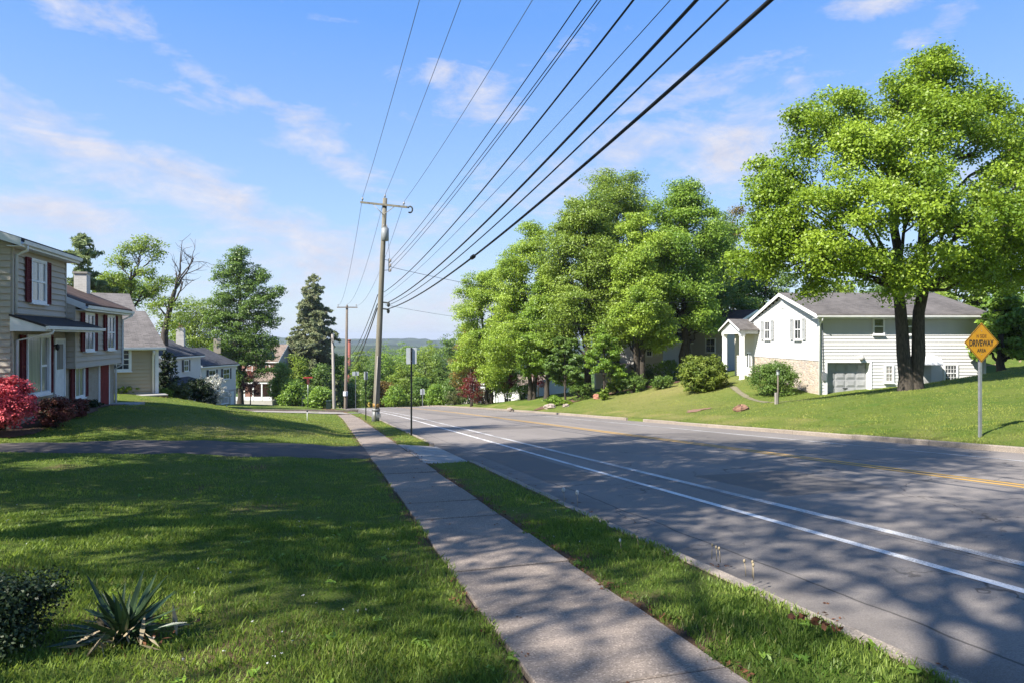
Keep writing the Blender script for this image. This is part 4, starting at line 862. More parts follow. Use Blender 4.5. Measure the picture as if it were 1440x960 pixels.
for u in (pa+0.2, pz-0.2):
    mb = MB(); mb.obox(CW, Ur, Nr, u-0.15, u+0.15, -1.715, 2.0, pN-0.15, pN+0.15); mb.obox(CW, Ur, Nr, u-0.2, u+0.2, -1.719, -1.5, pN-0.2, pN+0.2); mb.obox(CW, Ur, Nr, u-0.19, u+0.19, 1.85, 2.001, pN-0.19, pN+0.19); mb.build('column', M['white_trim'], hw)
mb = MB(); mb.obox(CW, Ur, Nr, pa, pz, 2.002, 2.34, 0.06, pN+0.2); mb.build('porch_beam', M['white_trim'], hw)
pm = (pa+pz)/2; mb = MB(); mb.prism([(pa+0.02, 2.345), (pz-0.02, 2.345), (pm, 3.06)], CW+Nr*0.06, Nr, Ur, pN+0.12); mb.build('pediment', M['white_trim'], hw)
mb = MB(); mb.prism([(pa-0.22, 2.33), (pm, 3.2), (pz+0.22, 2.33), (pz+0.22, 2.25), (pm, 3.09), (pa-0.22, 2.25)][::-1], CW+Nr*0.06, Nr, Ur, pN+0.3); mb.build('porch_roof', M['roof_weathered'], hw)
mb = MB()
for s_ in (0, 1):
    pr = [(pa-0.24, 2.19), (pm, 3.03), (pm, 3.18), (pa-0.24, 2.32)] if s_ == 0 else [(pz+0.24, 2.32), (pm, 3.18), (pm, 3.03), (pz+0.24, 2.19)]
    mb.prism(pr, CW+Nr*(pN+0.361), Nr, Ur, 0.03)
mb.build('fascia', M['white_trim'], hw)

# plank fence behind the right house
ft = thing('plank_fence', 'weathered tan plank fence behind the grassy bank at the right edge', 'fence', (*W(1384, 47), -0.6))
a, b_ = W(1384, 47), W(1475, 46); U, N, w = wallframe(a, b_); mb = MB(); rr = random.Random(5); k = 0.0
while k < w:
    z_ = g1(a[0]+U.x*k, a[1]+U.y*k); zt = -0.15+0.09*k+rr.uniform(-0.03, 0.03); mb.obox(V3(a), U, N, k, k+0.135, min(z_, zt-1.2)-0.2, zt, 0, 0.02, rr.random()); k += 0.15
mb.build('boards', M['fence_wood'], ft); mb = MB()
for i in range(3): mb.obox(V3(a), U, N, i*2.1, i*2.1+0.1, -2.0, 0.0+0.19*i, -0.12, -0.002)
mb.build('post', M['fence_wood'], ft)
# ------------------------------------------------------------------ utility poles
D1 = 43.0
def P3(px, py, d): x, y = W(px, d); return Vector((x, y, Zat(py, d)))
pb = P3(528, 592, D1); pt = P3(541.5, 279, D1)
pole = thing('utility_pole', 'tall grey wooden utility pole with crossarm and transformer, nearest the camera', 'utility pole', pb, 'utility poles along the left kerb')
mb = MB(); ax = pt-pb
mb.tube([pb-ZV*0.5]+[pb+ax*t for t in (0, .25, .5, .75, 1)], [0.21, 0.205, 0.19, 0.172, 0.155, 0.135], 14); mb.build('shaft', M['pole_wood'], pole)
on = lambda py: pb+ax*((592-py)/313.0)
ca, cb = P3(508.5, 285.5, D1+0.2), P3(574, 292.5, D1-0.2); cd = (cb-ca).normalized(); cn = Vector((-cd.y, cd.x, 0)).normalized()
mb = MB(); mb.obox(ca-cn*0.19, cd, cn, 0, (cb-ca).length, -0.06, 0.06, -0.05, 0.05); xarm = mb.build('crossarm', M['pole_wood'], pole)
for k in (-1, 1): pipe(pole, 'brace', 'grey_wood', [on(303)-cn*0.2, on(289)+cd*k*0.75-cn*0.2], 0.022)
def insul(p, par, h=0.26, name='insulator'):
    mb = MB(); mb.tube([p, p+ZV*h*0.4, p+ZV*h*0.45, p+ZV*h*0.7, p+ZV*h*0.75, p+ZV*h], [0.015, 0.02, 0.065, 0.055, 0.05, 0.03], 8); return mb.build(name, M['porcelain'], par)
iL, iR = ca+cd*0.13-cn*0.19+ZV*0.06, cb-cd*0.22-cn*0.19+ZV*0.06
for p in (iL, iR, pt-ZV*0.02+cn*0.0): insul(p, pole)
mb = MB(); e = cb+cd*0.12; mb.tube([e+Vector((0.16*math.cos(a)*cd.x, 0.16*math.cos(a)*cd.y, -0.1+0.2*math.sin(a))) for a in np.linspace(-2.2, 2.6, 9)], 0.05, 6); mb.build('cutout', M['dark_post'], pole)
tc = P3(543.5, 331, D1)+cn*(-0.1)-Vector((CF[0], CF[1], 0))*0.3
mb = MB(); mb.tube([tc-ZV*0.42, tc-ZV*0.40, tc+ZV*0.36, tc+ZV*0.38], [0.19, 0.23, 0.23, 0.19], 14); mb.tube([tc+ZV*0.38, tc+ZV*0.43], [0.2, 0.17], 14); tf = mb.build('transformer', M['transformer'], pole)
for s in (-1, 1): MB().tube([tc+cd*0.1*s+ZV*0.43, tc+cd*0.1*s+ZV*0.62], [0.04, 0.025], 6).build('bushing', M['porcelain'], tf)
mb = MB(); r0 = on(372)+cd*0.45
mb.obox(r0, cd, cn, -0.03, 0.03, -0.42, 0.42, -0.04, 0.04); mb.tube([on(365)+cd*0.15, r0+ZV*0.3], 0.02, 6); mb.tube([on(380)+cd*0.15, r0-ZV*0.3], 0.02, 6)
rack = mb.build('bracket', M['dark_post'], pole)
for k in (-0.3, 0.0, 0.3): MB().tube([r0+cd*0.03+ZV*(k-0.07), r0+cd*0.08+ZV*(k-0.07), r0+cd*0.08+ZV*(k+0.07), r0+cd*0.03+ZV*(k+0.07)], [0.05, 0.07, 0.07, 0.05], 8).build('spool', M['porcelain'], rack)
for py in (425, 434): 
    mb = MB(); q = on(py)+cd*0.22; mb.obox(q, cd, cn, -0.1, 0.35, -0.05, 0.05, -0.05, 0.05); mb.ball(q+cd*0.3-ZV*0.1, (0.1, 0.1, 0.16)); mb.build('cable_clamp', M['dark_post'], pole)
mb = MB(); q0, q1 = on(593)-Vector((CF[0], CF[1], 0))*0.22, on(500)-Vector((CF[0], CF[1], 0))*0.21; mb.tube([q0, q1], 0.035, 8); mb.build('conduit', M['grey_wood'], pole)
mb = MB(); mb.tube([on(594), on(575)], [0.24, 0.235], 12); mb.tube([on(577), on(574)], [0.26, 0.26], 12); mb.box(on(583)+cd*0.2, (0.22, 0.3, 0.2)); mb.build('base_guard', M['dull_steel'], pole)
mb = MB(); mb.tube([on(571.5), on(566.5)], [0.213, 0.213], 12); mb.build('band', M['orange'], pole)

D2 = 92.0
b2 = P3(486, 574, D2); t2 = P3(488, 430, D2)
pole2 = thing('utility_pole', 'brown wooden utility pole with a flat crossarm and paper notice, at the side street corner', 'utility pole', b2, 'utility poles along the left kerb')
MB().tube([b2-ZV*0.5, b2, t2], [0.25, 0.24, 0.15], 10).build('shaft', M['old_wood'], pole2)
a2 = P3(474.5, 432.5, D2); MB().obox(a2, Vector((CR[0], CR[1], 0)), -Vector((CF[0], CF[1], 0)), 0, 2.75, -0.07, 0.07, 0.15, 0.27).build('crossarm', M['old_wood'], pole2)
for px in (475.5, 488, 501): insul(P3(px, 432, D2-0.2)+ZV*0.05, pole2, 0.35)
MB().tube([P3(485.8, 556, D2-0.29), P3(485.9, 550, D2-0.29)], 0.3, 8, smooth=False).build('notice', M['paper'], pole2)
b3 = P3(470, 575, 88.0); t3 = P3(467.5, 470, 88.0)
pole3 = thing('utility_pole', 'short bare grey pole without a crossarm, left of the notice pole', 'utility pole', b3, 'utility poles along the left kerb')
MB().tube([b3-ZV*0.5, b3, t3], [0.23, 0.22, 0.15], 8).build('shaft', M['grey_wood'], pole3); MB().box(P3(467.5, 478, 87.7), (0.3, 0.3, 0.5)).build('junction_box', M['grey_wood'], pole3)

# ------------------------------------------------------------------ wires
def wire_obj(label, pts, r, mat='cable', name='overhead_wire', group='overhead wires along the road'):
    o = MB().tube(pts, r, 6).build(name, M[mat], None, at=pts[0]); tag(o, label, 'wire', group); return o
def span(A, pxT, r, label, mat='cable', drift=0.025, k=0.0011, splice=None):
    """wire from pole point A back over the photographer's head, sagging"""
    q = (pxT-720)/F; Y = (A.x+drift*A.y)/(CR[0]*q+CF[0]+drift*(CR[1]*q+CF[1]))
    xT, yT = CR[0]*q*Y+CF[0]*Y, CR[1]*q*Y+CF[1]*Y; zT = EYE+HOR/F*Y; s = A.y-yT; m_ = (zT-A.z-k*s*s)/s
    pts = [(A.x+drift*t, A.y-t, A.z+m_*t+k*t*t) for t in np.linspace(0, A.y+14, 60)]
    o = wire_obj(label, pts, r, mat)
    if splice:   # a dark sleeve joint part of the way along
        px_of = lambda p: 720+F*(CR[0]*p[0]+CR[1]*p[1])/max(CF[0]*p[0]+CF[1]*p[1], 0.1)
        i = min(range(25), key=lambda j: abs(px_of(pts[j])-splice)); a_, b_ = Vector(pts[i]), Vector(pts[i+1]); d_ = (b_-a_).normalized()
        MB().tube([a_-d_*0.22, a_-d_*0.14, a_+d_*0.14, a_+d_*0.22], [r, r*2.3, r*2.3, r], 8).build('splice', M['cable'], o)
    return o
WL = [(iL+ZV*0.25, 590, .011, 'thin grey wire from the left end of the near crossarm, leftmost overhead', 'grey_cable'), (pt+ZV*0.22, 648, .011, 'thin grey wire from the very top of the near pole', 'grey_cable'),
      (iR+ZV*0.25, 749, .011, 'thin grey wire from the right end of the near crossarm', 'grey_cable'), (r0+cd*0.08+ZV*0.3, 817, .013, 'black wire from the uppermost spool of the near pole bracket', 'cable'),
      (r0+cd*0.08, 840, .011, 'black wire from the middle spool, running close beside its twin', 'cable'), (r0+cd*0.08-ZV*0.3, 845, .011, 'black wire from the lowest spool of the near pole bracket', 'cable'),
      (P3(540, 411, D1), 891, .018, 'medium black cable from bare pole just under the spool bracket', 'cable'), (on(418)+cd*0.18, 943, .007, 'hair-thin grey wire between the heavy black cables', 'grey_cable'),
      (on(424)+cd*0.5, 980, .026, 'thick black cable from the upper clamp of the near pole', 'cable'), (on(429)+cd*0.42, 1024, .016, 'slimmer black cable between the two heaviest cables', 'cable'),
      (on(434)+cd*0.42, 1084, .028, 'thickest and lowest black cable, rightmost overhead', 'cable')]
for A, px, r, lb, mt in WL:
    k = 0.0016 if r > 0.015 else 0.0011
    span(A, px, r, lb, mt, k=k, splice=750 if r > 0.027 else None)
mb = MB(); 
def sagline(A, B, sag, n=24): A = Vector(A); B = Vector(B); return [A.lerp(B, t)-ZV*(4*sag*t*(1-t)) for t in np.linspace(0, 1, n)]
tA = P3(486, 437, D2)
for A, B, s_, r, lb, mt in [(iL+ZV*0.25, P3(475.5, 430, D2), 1.6, .012, 'thin wire sagging from the left crossarm tip down to the corner pole', 'grey_cable'), (pt+ZV*0.2, P3(488, 428, D2), 1.6, .012, 'thin wire sagging from the near pole top down to the corner pole', 'grey_cable'),
       (iR+ZV*0.25, P3(501, 430, D2), 1.6, .012, 'thin wire sagging from the right crossarm tip down to the corner pole', 'grey_cable'), (on(434)-cd*0.2, P3(489, 520, D2), 1.0, .04, 'black cable bundle dropping from the near pole to the corner pole, lowest of three', 'cable'),
       (on(428)-cd*0.2, P3(489, 510, D2), 0.9, .03, 'black cable bundle dropping from the near pole to the corner pole, middle of three', 'cable'), (on(415)-cd*0.2, P3(489, 500, D2), 0.9, .025, 'black cable bundle dropping from the near pole to the corner pole, top of three', 'cable'),
       (r0+cd*0.1-ZV*0.1, (29, 49, 4.6), 0.8, .014, 'service wire crossing the road from the spool bracket into the street trees', 'cable'), (on(428)+cd*0.3, (27, 60, 3.2), 0.7, .010, 'lower thin service wire crossing the road towards the grey house', 'grey_cable'),
       (r0+cd*0.05+ZV*0.3, tc+cd*0.1+ZV*0.6, -0.15, .010, 'short looping lead from the transformer to the spool bracket', 'cable'), (P3(467, 472, 88), P3(395, 488, 92), 0.6, .014, 'wire from the bare grey pole towards the brown porch house', 'grey_cable')]:
    wire_obj(lb, sagline(A, B, s_), r, mt)
    
# ------------------------------------------------------------------ signs
def text_mesh(txt, size, off=0.0, bold=0.0, spacing=1.0):
    cu = bpy.data.curves.new('lettering', 'FONT'); cu.body = txt; cu.size = size; cu.align_x = 'CENTER'; cu.align_y = 'CENTER'; cu.extrude = 0.0015; cu.offset = bold; cu.space_character = spacing
    o = bpy.data.objects.new('lettering', cu); COL.objects.link(o); dg = bpy.context.evaluated_depsgraph_get(); dg.update(); me = bpy.data.meshes.new_from_object(o.evaluated_get(dg)); bpy.data.objects.remove(o); me.materials.clear(); return me
ds = 19.6
bx, by = W(1378.5, ds); bz = g1(bx, by)
sg = thing('warning_sign', 'amber diamond driveway warning sign on a galvanised post by the right kerb', 'road sign', (bx, by, bz))
sc_z = Zat(481.5, ds); half = 29.3/F*ds
# faces the traffic that comes along the near lane, i.e. back towards the camera
fN = Vector((-0.1, -0.995, 0)).normalized(); fU = Vector((-fN.y, fN.x, 0))
mb = MB(); O = Vector((bx, by, sc_z))+fN*0.04
def diamond(r, n, cut=0.06):
    pts = []
    for k in range(4):
        a = math.pi/2*k; c_ = Vector((math.cos(a), math.sin(a))); t_ = Vector((-c_.y, c_.x))
        for s_ in (-1, -0.4, 0.4, 1): pts.append(c_*(r-cut*(0.55+0.45*abs(s_)**1.5))+t_*s_*cut*0.5)
    return [O+fU*p.x+ZV*p.y+fN*n for p in pts]
def plate(mb, r, n0, n1):
    a, b_ = diamond(r, n1), diamond(r, n0); mb.quad(*a); mb.quad(*b_[::-1])
    for i in range(len(a)): j = (i+1) % len(a); mb.quad(b_[i], b_[j], a[j], a[i])
plate(mb, half, 0, 0.003); face = mb.build('sign_plate', M['sign_yellow'], sg)
mb = MB(); a, b_ = diamond(half-0.022, 0.0045), diamond(half-0.046, 0.0045)
for i in range(len(a)): j = (i+1) % len(a); mb.quad(a[i], a[j], b_[j], b_[i])
mb.build('border', M['sign_black'], face)
def letters(txt, w, h, dz, mat, bold):
    me = text_mesh(txt, 1.0, bold=bold); xs_ = [v.co.x for v in me.vertices]; ys_ = [v.co.y for v in me.vertices]; sx = w/(max(xs_)-min(xs_)); sy = h/(max(ys_)-min(ys_)); cx = (max(xs_)+min(xs_))/2; cy = (max(ys_)+min(ys_))/2
    for v in me.vertices:
        p = O+fU*((v.co.x-cx)*sx)+ZV*((v.co.y-cy)*sy+dz)+fN*(0.0055+v.co.z*0.5); v.co = p
    link('lettering', me, M[mat], face)
u_ = ds/F
letters('DRIVEWAY', 39*u_, 8.8*u_, -0.6*u_, 'sign_black', 0.03); letters('N SIDE', 16*u_, 5.0*u_, 8.8*u_, 'sign_faded', 0.025); letters('AREA', 14.5*u_, 5.2*u_, -10.6*u_, 'sign_black', 0.02)
mb = MB(); O_ = Vector((bx, by, 0)); mb.obox(O_, fU, fN, -0.031, -0.026, bz-0.3, sc_z+half*0.8, -0.035, 0.03); mb.obox(O_, fU, fN, 0.026, 0.031, bz-0.3, sc_z+half*0.8, -0.035, 0.03); mb.obox(O_, fU, fN, -0.026, 0.026, bz-0.3, sc_z+half*0.8, 0.012, 0.03)
mb.obox(O_, fU, fN, -0.042, -0.031, bz-0.3, sc_z+half*0.8, -0.035, -0.03); mb.obox(O_, fU, fN, 0.031, 0.042, bz-0.3, sc_z+half*0.8, -0.035, -0.03); mb.build('post', M['galv'], sg)
mb = MB()
for dz in (half*0.55, -half*0.55): mb.tube([O+ZV*dz+fN*0.003, O+ZV*dz+fN*0.012], 0.012, 8)
mb.build('bolt', M['galv'], face)
def back_sign(px, py_t, py_b, d, w, h, label, post='dark_post', pw=0.035, name='road_sign', plate_top=None, turn=0.0, cat='road sign', mat='alu', group=None, dp=0.0):
    x, y = W(px, d); z0 = g1(x, y); zt = Zat(py_t, d); s = thing(name, label, cat, (x, y, z0), group)
    vN = Vector((-x, -y, 0)).normalized(); vN = Matrix.Rotation(turn, 3, 'Z') @ vN; vU = Vector((-vN.y, vN.x, 0)); O = Vector((x, y, 0))
    mb = MB(); mb.obox(O, vU, vN, -pw, pw, z0-0.3, zt-dp, -0.012, 0.022); mb.obox(O, vU, vN, -pw, -pw+0.008, z0-0.3, zt-dp, 0.022, 0.05); mb.obox(O, vU, vN, pw-0.008, pw, z0-0.3, zt-dp, 0.022, 0.05); mb.build('post', M[post], s)
    if w: 
        mb = MB(); r_ = 0.04; pts = []
        for cx, cy, a0 in ((w/2-r_, h-r_, 0), (-w/2+r_, h-r_, 90), (-w/2+r_, r_, 180), (w/2-r_, r_, 270)): pts += [(cx+r_*math.cos(R(a0+k*30)), cy+r_*math.sin(R(a0+k*30))) for k in range(4)]
        f_ = [O+vU*a+ZV*(zt-h+b_)-vN*0.014 for a, b_ in pts]; k_ = [p-vN*0.004 for p in f_]; mb.quad(*f_); mb.quad(*k_[::-1])
        for i in range(len(pts)): j = (i+1) % len(pts); mb.quad(k_[i], k_[j], f_[j], f_[i])
        mb.build('sign_plate', M[mat], s)
        mb = MB()
        for dz in (0.12, h-0.12): mb.tube([O+ZV*(zt-h+dz)+vN*0.021, O+ZV*(zt-h+dz)+vN*0.034], 0.014, 8)
        mb.build('bolt', M['galv'], s)
    return s
back_sign(578.5, 488.5, 612, 27.7, 0.42, 0.66, 'bare back of a sign plate on a dark green post in the grass strip, nearest')
back_sign(514.5, 522, 590, 46.0, 0.26, 0.55, 'slim dark sign post with a narrow plate beside the near utility pole', plate_top=526)
back_sign(594, 546.5, 570, 98, 0.62, 0.8, 'small pale sign plate low at the right kerb before the valley trees', post='galv', pw=0.05)
# stop sign seen almost edge on, red
d = 84; x, y = W(433, d); z0 = g1(x, y); zt = Zat(534, d); s = thing('stop_sign', 'red stop sign turned edge-on at the side street corner', 'road sign', (x, y, z0))
MB().tube([(x, y, z0-0.2), (x, y, zt)], 0.035, 6).build('post', M['galv'], s); vN = Vector((0.93, -0.37, 0)).normalized(); vU = Vector((-vN.y, vN.x, 0))
mb = MB(); pts = [(0.4*math.cos(R(22.5+45*k)), 0.4*math.sin(R(22.5+45*k))) for k in range(8)]; O = Vector((x, y, zt-0.2)); f_ = [O+vU*a+ZV*b_+vN*0.05 for a, b_ in pts]; k_ = [p-vN*0.012 for p in f_]; mb.quad(*f_); mb.quad(*k_[::-1])
for i in range(8): j = (i+1) % 8; mb.quad(k_[i], k_[j], f_[j], f_[i])
mb.build('sign_plate', M['sign_red'], s)
mb = MB(); mb.obox((x, y, zt+0.32), Vector((1, 0, 0)), Vector((0, -1, 0)), -0.55, 0.55, -0.09, 0.09, -0.01, 0.01); mb.build('name_blade', M['sign_red'], s)
back_sign(500, 522, 574, 94, 0.9, 0.55, 'pale grey sign back standing beyond the corner pole', post='galv', pw=0.04)
# marker stake on the lawn and small furniture
x, y = W(432, 36); z0 = g1(x, y); s = thing('marker_stake', 'thin white lawn marker stake topped with a black knob', 'stake', (x, y, z0)); MB().tube([(x, y, z0-0.1), (x, y, z0+0.5)], 0.014, 6).build('rod', M['white_trim'], s); MB().ball((x, y, z0+0.53), (0.045, 0.045, 0.055)).build('knob', M['black_trim'], s)
x, y = W(1094, 36); z0 = g1(x, y)
s = thing('lamp_post', 'short weathered yard lamp post in the right lawn before the clipped bush', 'lamp post', (x, y, z0)); top = Zat(521, 36)
MB().tube([(x, y, z0-0.2), (x, y, top-0.22)], [0.045, 0.035], 8).build('post', M['old_wood'], s); MB().box((x-0.1, y, z0+0.28), (0.13, 0.13, 0.62)).build('utility_stub', M['grey_wood'], s)
mb = MB(); mb.tube([(x, y, top-0.24), (x, y, top-0.2), (x, y, top-0.02)], [0.05, 0.075, 0.10], 6, smooth=False); mb.build('lantern', M['alu'], s); MB().tube([(x, y, top-0.018), (x, y, top+0.03), (x, y, top+0.08)], [0.13, 0.09, 0.01], 6, smooth=False).build('lantern_cap', M['dark_post'], s)
# bins and a yellow can by the side street
for px, d, lb in ((452, 84, 'dark green wheeled bin beside the bare grey pole'),):
    x, y = W(px+10, d); z0 = g1(x, y); s = thing('wheeled_bin', lb, 'bin', (x, y, z0)); mb = MB(); mb.prism([(-0.28, 0.05), (0.28, 0.05), (0.34, 1.0), (-0.34, 1.0)], (x-0.3, y, z0), (1, 0, 0), (0, 1, 0), 0.6); mb.build('body', M['bin'], s); MB().box((x, y, z0+1.04), (0.68, 0.76, 0.07)).build('lid', M['bin'], s)
x, y = W(519, 104); z0 = g1(x, y); s = thing('yellow_hydrant', 'small bright yellow hydrant past the corner, left of the near pole', 'hydrant', (x, y, z0)); mb = MB(); mb.tube([(x, y, z0), (x, y, z0+0.1), (x, y, z0+0.08), (x, y, z0+0.6), (x, y, z0+0.63)], [0.26, 0.26, 0.17, 0.17, 0.22], 10); mb.ball((x, y, z0+0.66), (0.19, 0.19, 0.17), 10, 6); mb.build('barrel', M['yellow_plastic'], s)
MB().tube([(x-0.3, y, z0+0.42), (x+0.3, y, z0+0.42)], 0.08, 8).build('outlet', M['yellow_plastic'], s)
# low picket of dark railing behind the corner
a, b_ = W(425, 96), W(468, 94); U, N, w = wallframe(a, b_); s = thing('dark_railing', 'low dark railing among bushes behind the stop sign', 'fence', (*a, g1(*a))); mb = MB(); zz = g1(*a)+0.1
mb.obox(V3(a), U, N, 0, w, zz+0.95, zz+1.1, 0, 0.08); mb.obox(V3(a), U, N, 0, w, zz+0.4, zz+0.5, 0, 0.05); mb.build('rail', M['black_trim'], s)
for i in range(4): MB().obox(V3(a), U, N, i*w/3.2, i*w/3.2+0.12, zz-1.5, zz+0.95, 0.0, 0.1).build('post', M['black_trim'], s)
# rocks
def rock(px, py, d, r, label, mat='rock', seed=1):
    x, y = W(px, d); z = g1(x, y); rr = random.Random(seed); mb = MB(); mb.ball((0, 0, 0), (r, r*0.8, r*0.55), 12, 8)
    f = [rr.uniform(0.75, 1.15) for _ in mb.v]; mb.v = [(x+v[0]*k, y+v[1]*k, z+r*0.2+v[2]*k) for v, k in zip(mb.v, f)]; mb.sm = [False]*len(mb.sm)
    o = mb.build('rock', M[mat], None, at=(x, y, z)); tag(o, label, 'rock', 'garden rocks')
rock(1042, 574, 35.2, 0.42, 'reddish brown rock half sunk in bare soil on the right lawn', 'red_soil', 2); rock(773, 571, 59, 0.55, 'pale tan boulder at the foot of the mulch bed by the kerb', 'rock', 3); rock(796, 574, 58, 0.35, 'small flat pale rock on the kerb side of the mulch bed', 'rock', 4); rock(843, 552, 61, 0.6, 'rounded pinkish boulder at the top of the mulch bed', 'terracotta', 6)
rock(717, 573, 63, 0.32, 'small grey stone at the lawn edge under the twin trunks', 'rock', 8)
# flower pot by the porch
x, y = W(1061, 51); z = g1(x, y); s = thing('flower_pot', 'pink flowering pot at the foot of the porch column', 'flower pot', (x, y, z)); mb = MB(); mb.tube([(x, y, z), (x, y, z+0.42), (x, y, z+0.44)], [0.2, 0.32, 0.34], 12); mb.build('pot', M['terracotta'], s)
# ------------------------------------------------------------------ vegetation
def unit(v): return v/np.maximum(np.linalg.norm(v, axis=-1, keepdims=True), 1e-9)
def leaf_geo(tips, spread, per, size, rg, up=0.5, flat=0.55, out_c=None, tip_t=None, long=1.0, droop=0.0):
    """leaf quads gathered in clumps round the twig tips"""
    n = len(tips)*per; c = np.repeat(tips, per, 0); sp = np.repeat(np.broadcast_to(spread, (len(tips),)), per)[:, None]
    dr = unit(rg.normal(0, 1, (n, 3))); dr[:, 2] = np.where(dr[:, 2] < -0.2, dr[:, 2]*rg.choice((1, -1), n), dr[:, 2])   # more leaves on top of a spray than under it
    off = dr*rg.uniform(0.05, 1, (n, 1))**0.45*np.array((1, 1, flat))*sp*1.7*rg.uniform(0.75, 1.25, (n, 1)); c = c+off
    nr = rg.normal(0, 1, (n, 3)); nr = unit(nr)+0.55*dr; nr[:, 2] += up
    if out_c is not None: nr = nr+0.35*unit(c-out_c)
    nr = unit(nr); t = unit(np.cross(nr, rg.normal(0, 1, (n, 3)))); t[:, 2] -= droop; t = unit(t); b_ = np.cross(nr, t)
    s = size*rg.uniform(0.65, 1.25, (n, 1)); L_ = s*long
    V = np.stack((c-t*L_*0.5, c+b_*s*0.33+nr*s*0.06, c+t*L_*0.55, c-b_*s*0.33+nr*s*0.06), 1).reshape(-1, 3)
    Fc = np.arange(n*4).reshape(-1, 4)
    tt = np.repeat(rg.uniform(0, 1, len(tips)) if tip_t is None else tip_t, per)*0.55+rg.uniform(0, 1, n)*0.45
    return V, Fc, tt, c
def tubes_geo(paths, sides=5):
    Vs, Fs = [], []; base = 0
    an = np.linspace(0, 2*np.pi, sides, endpoint=False); co, si = np.cos(an), np.sin(an)
    for P, r in paths:
        P = np.asarray(P, float); r = np.asarray(r, float); n = len(P); T = np.gradient(P, axis=0); T = unit(T)
        ref = np.where(np.abs(T[:, 2:3]) > 0.9, np.array((1., 0, 0)), np.array((0, 0, 1.))); A = unit(np.cross(T, ref)); B = np.cross(T, A)
        # keep the rings from twisting
        for i in range(1, n):
            a = A[i-1]-T[i]*(A[i-1]@T[i]); A[i] = a/max(np.linalg.norm(a), 1e-9); B[i] = np.cross(T[i], A[i])
        V = P[:, None]+(A[:, None]*co[None, :, None]+B[:, None]*si[None, :, None])*r[:, None, None]
        idx = base+np.arange(n*sides).reshape(n, sides); nx_ = np.roll(idx, -1, 1)
        Fs.append(np.stack((idx[:-1], nx_[:-1], nx_[1:], idx[1:]), -1).reshape(-1, 4)); Vs.append(V.reshape(-1, 3)); base += n*sides
    return np.concatenate(Vs), np.concatenate(Fs)
def bez(a, b_, c, n):
    t = np.linspace(0, 1, n)[:, None]; return a*(1-t)**2+2*b_*t*(1-t)+c*t*t
CX = np.array((CR[0], CR[1], 0)); CY = np.array((CF[0], CF[1], 0)); CZ = np.array((0, 0, 1.))
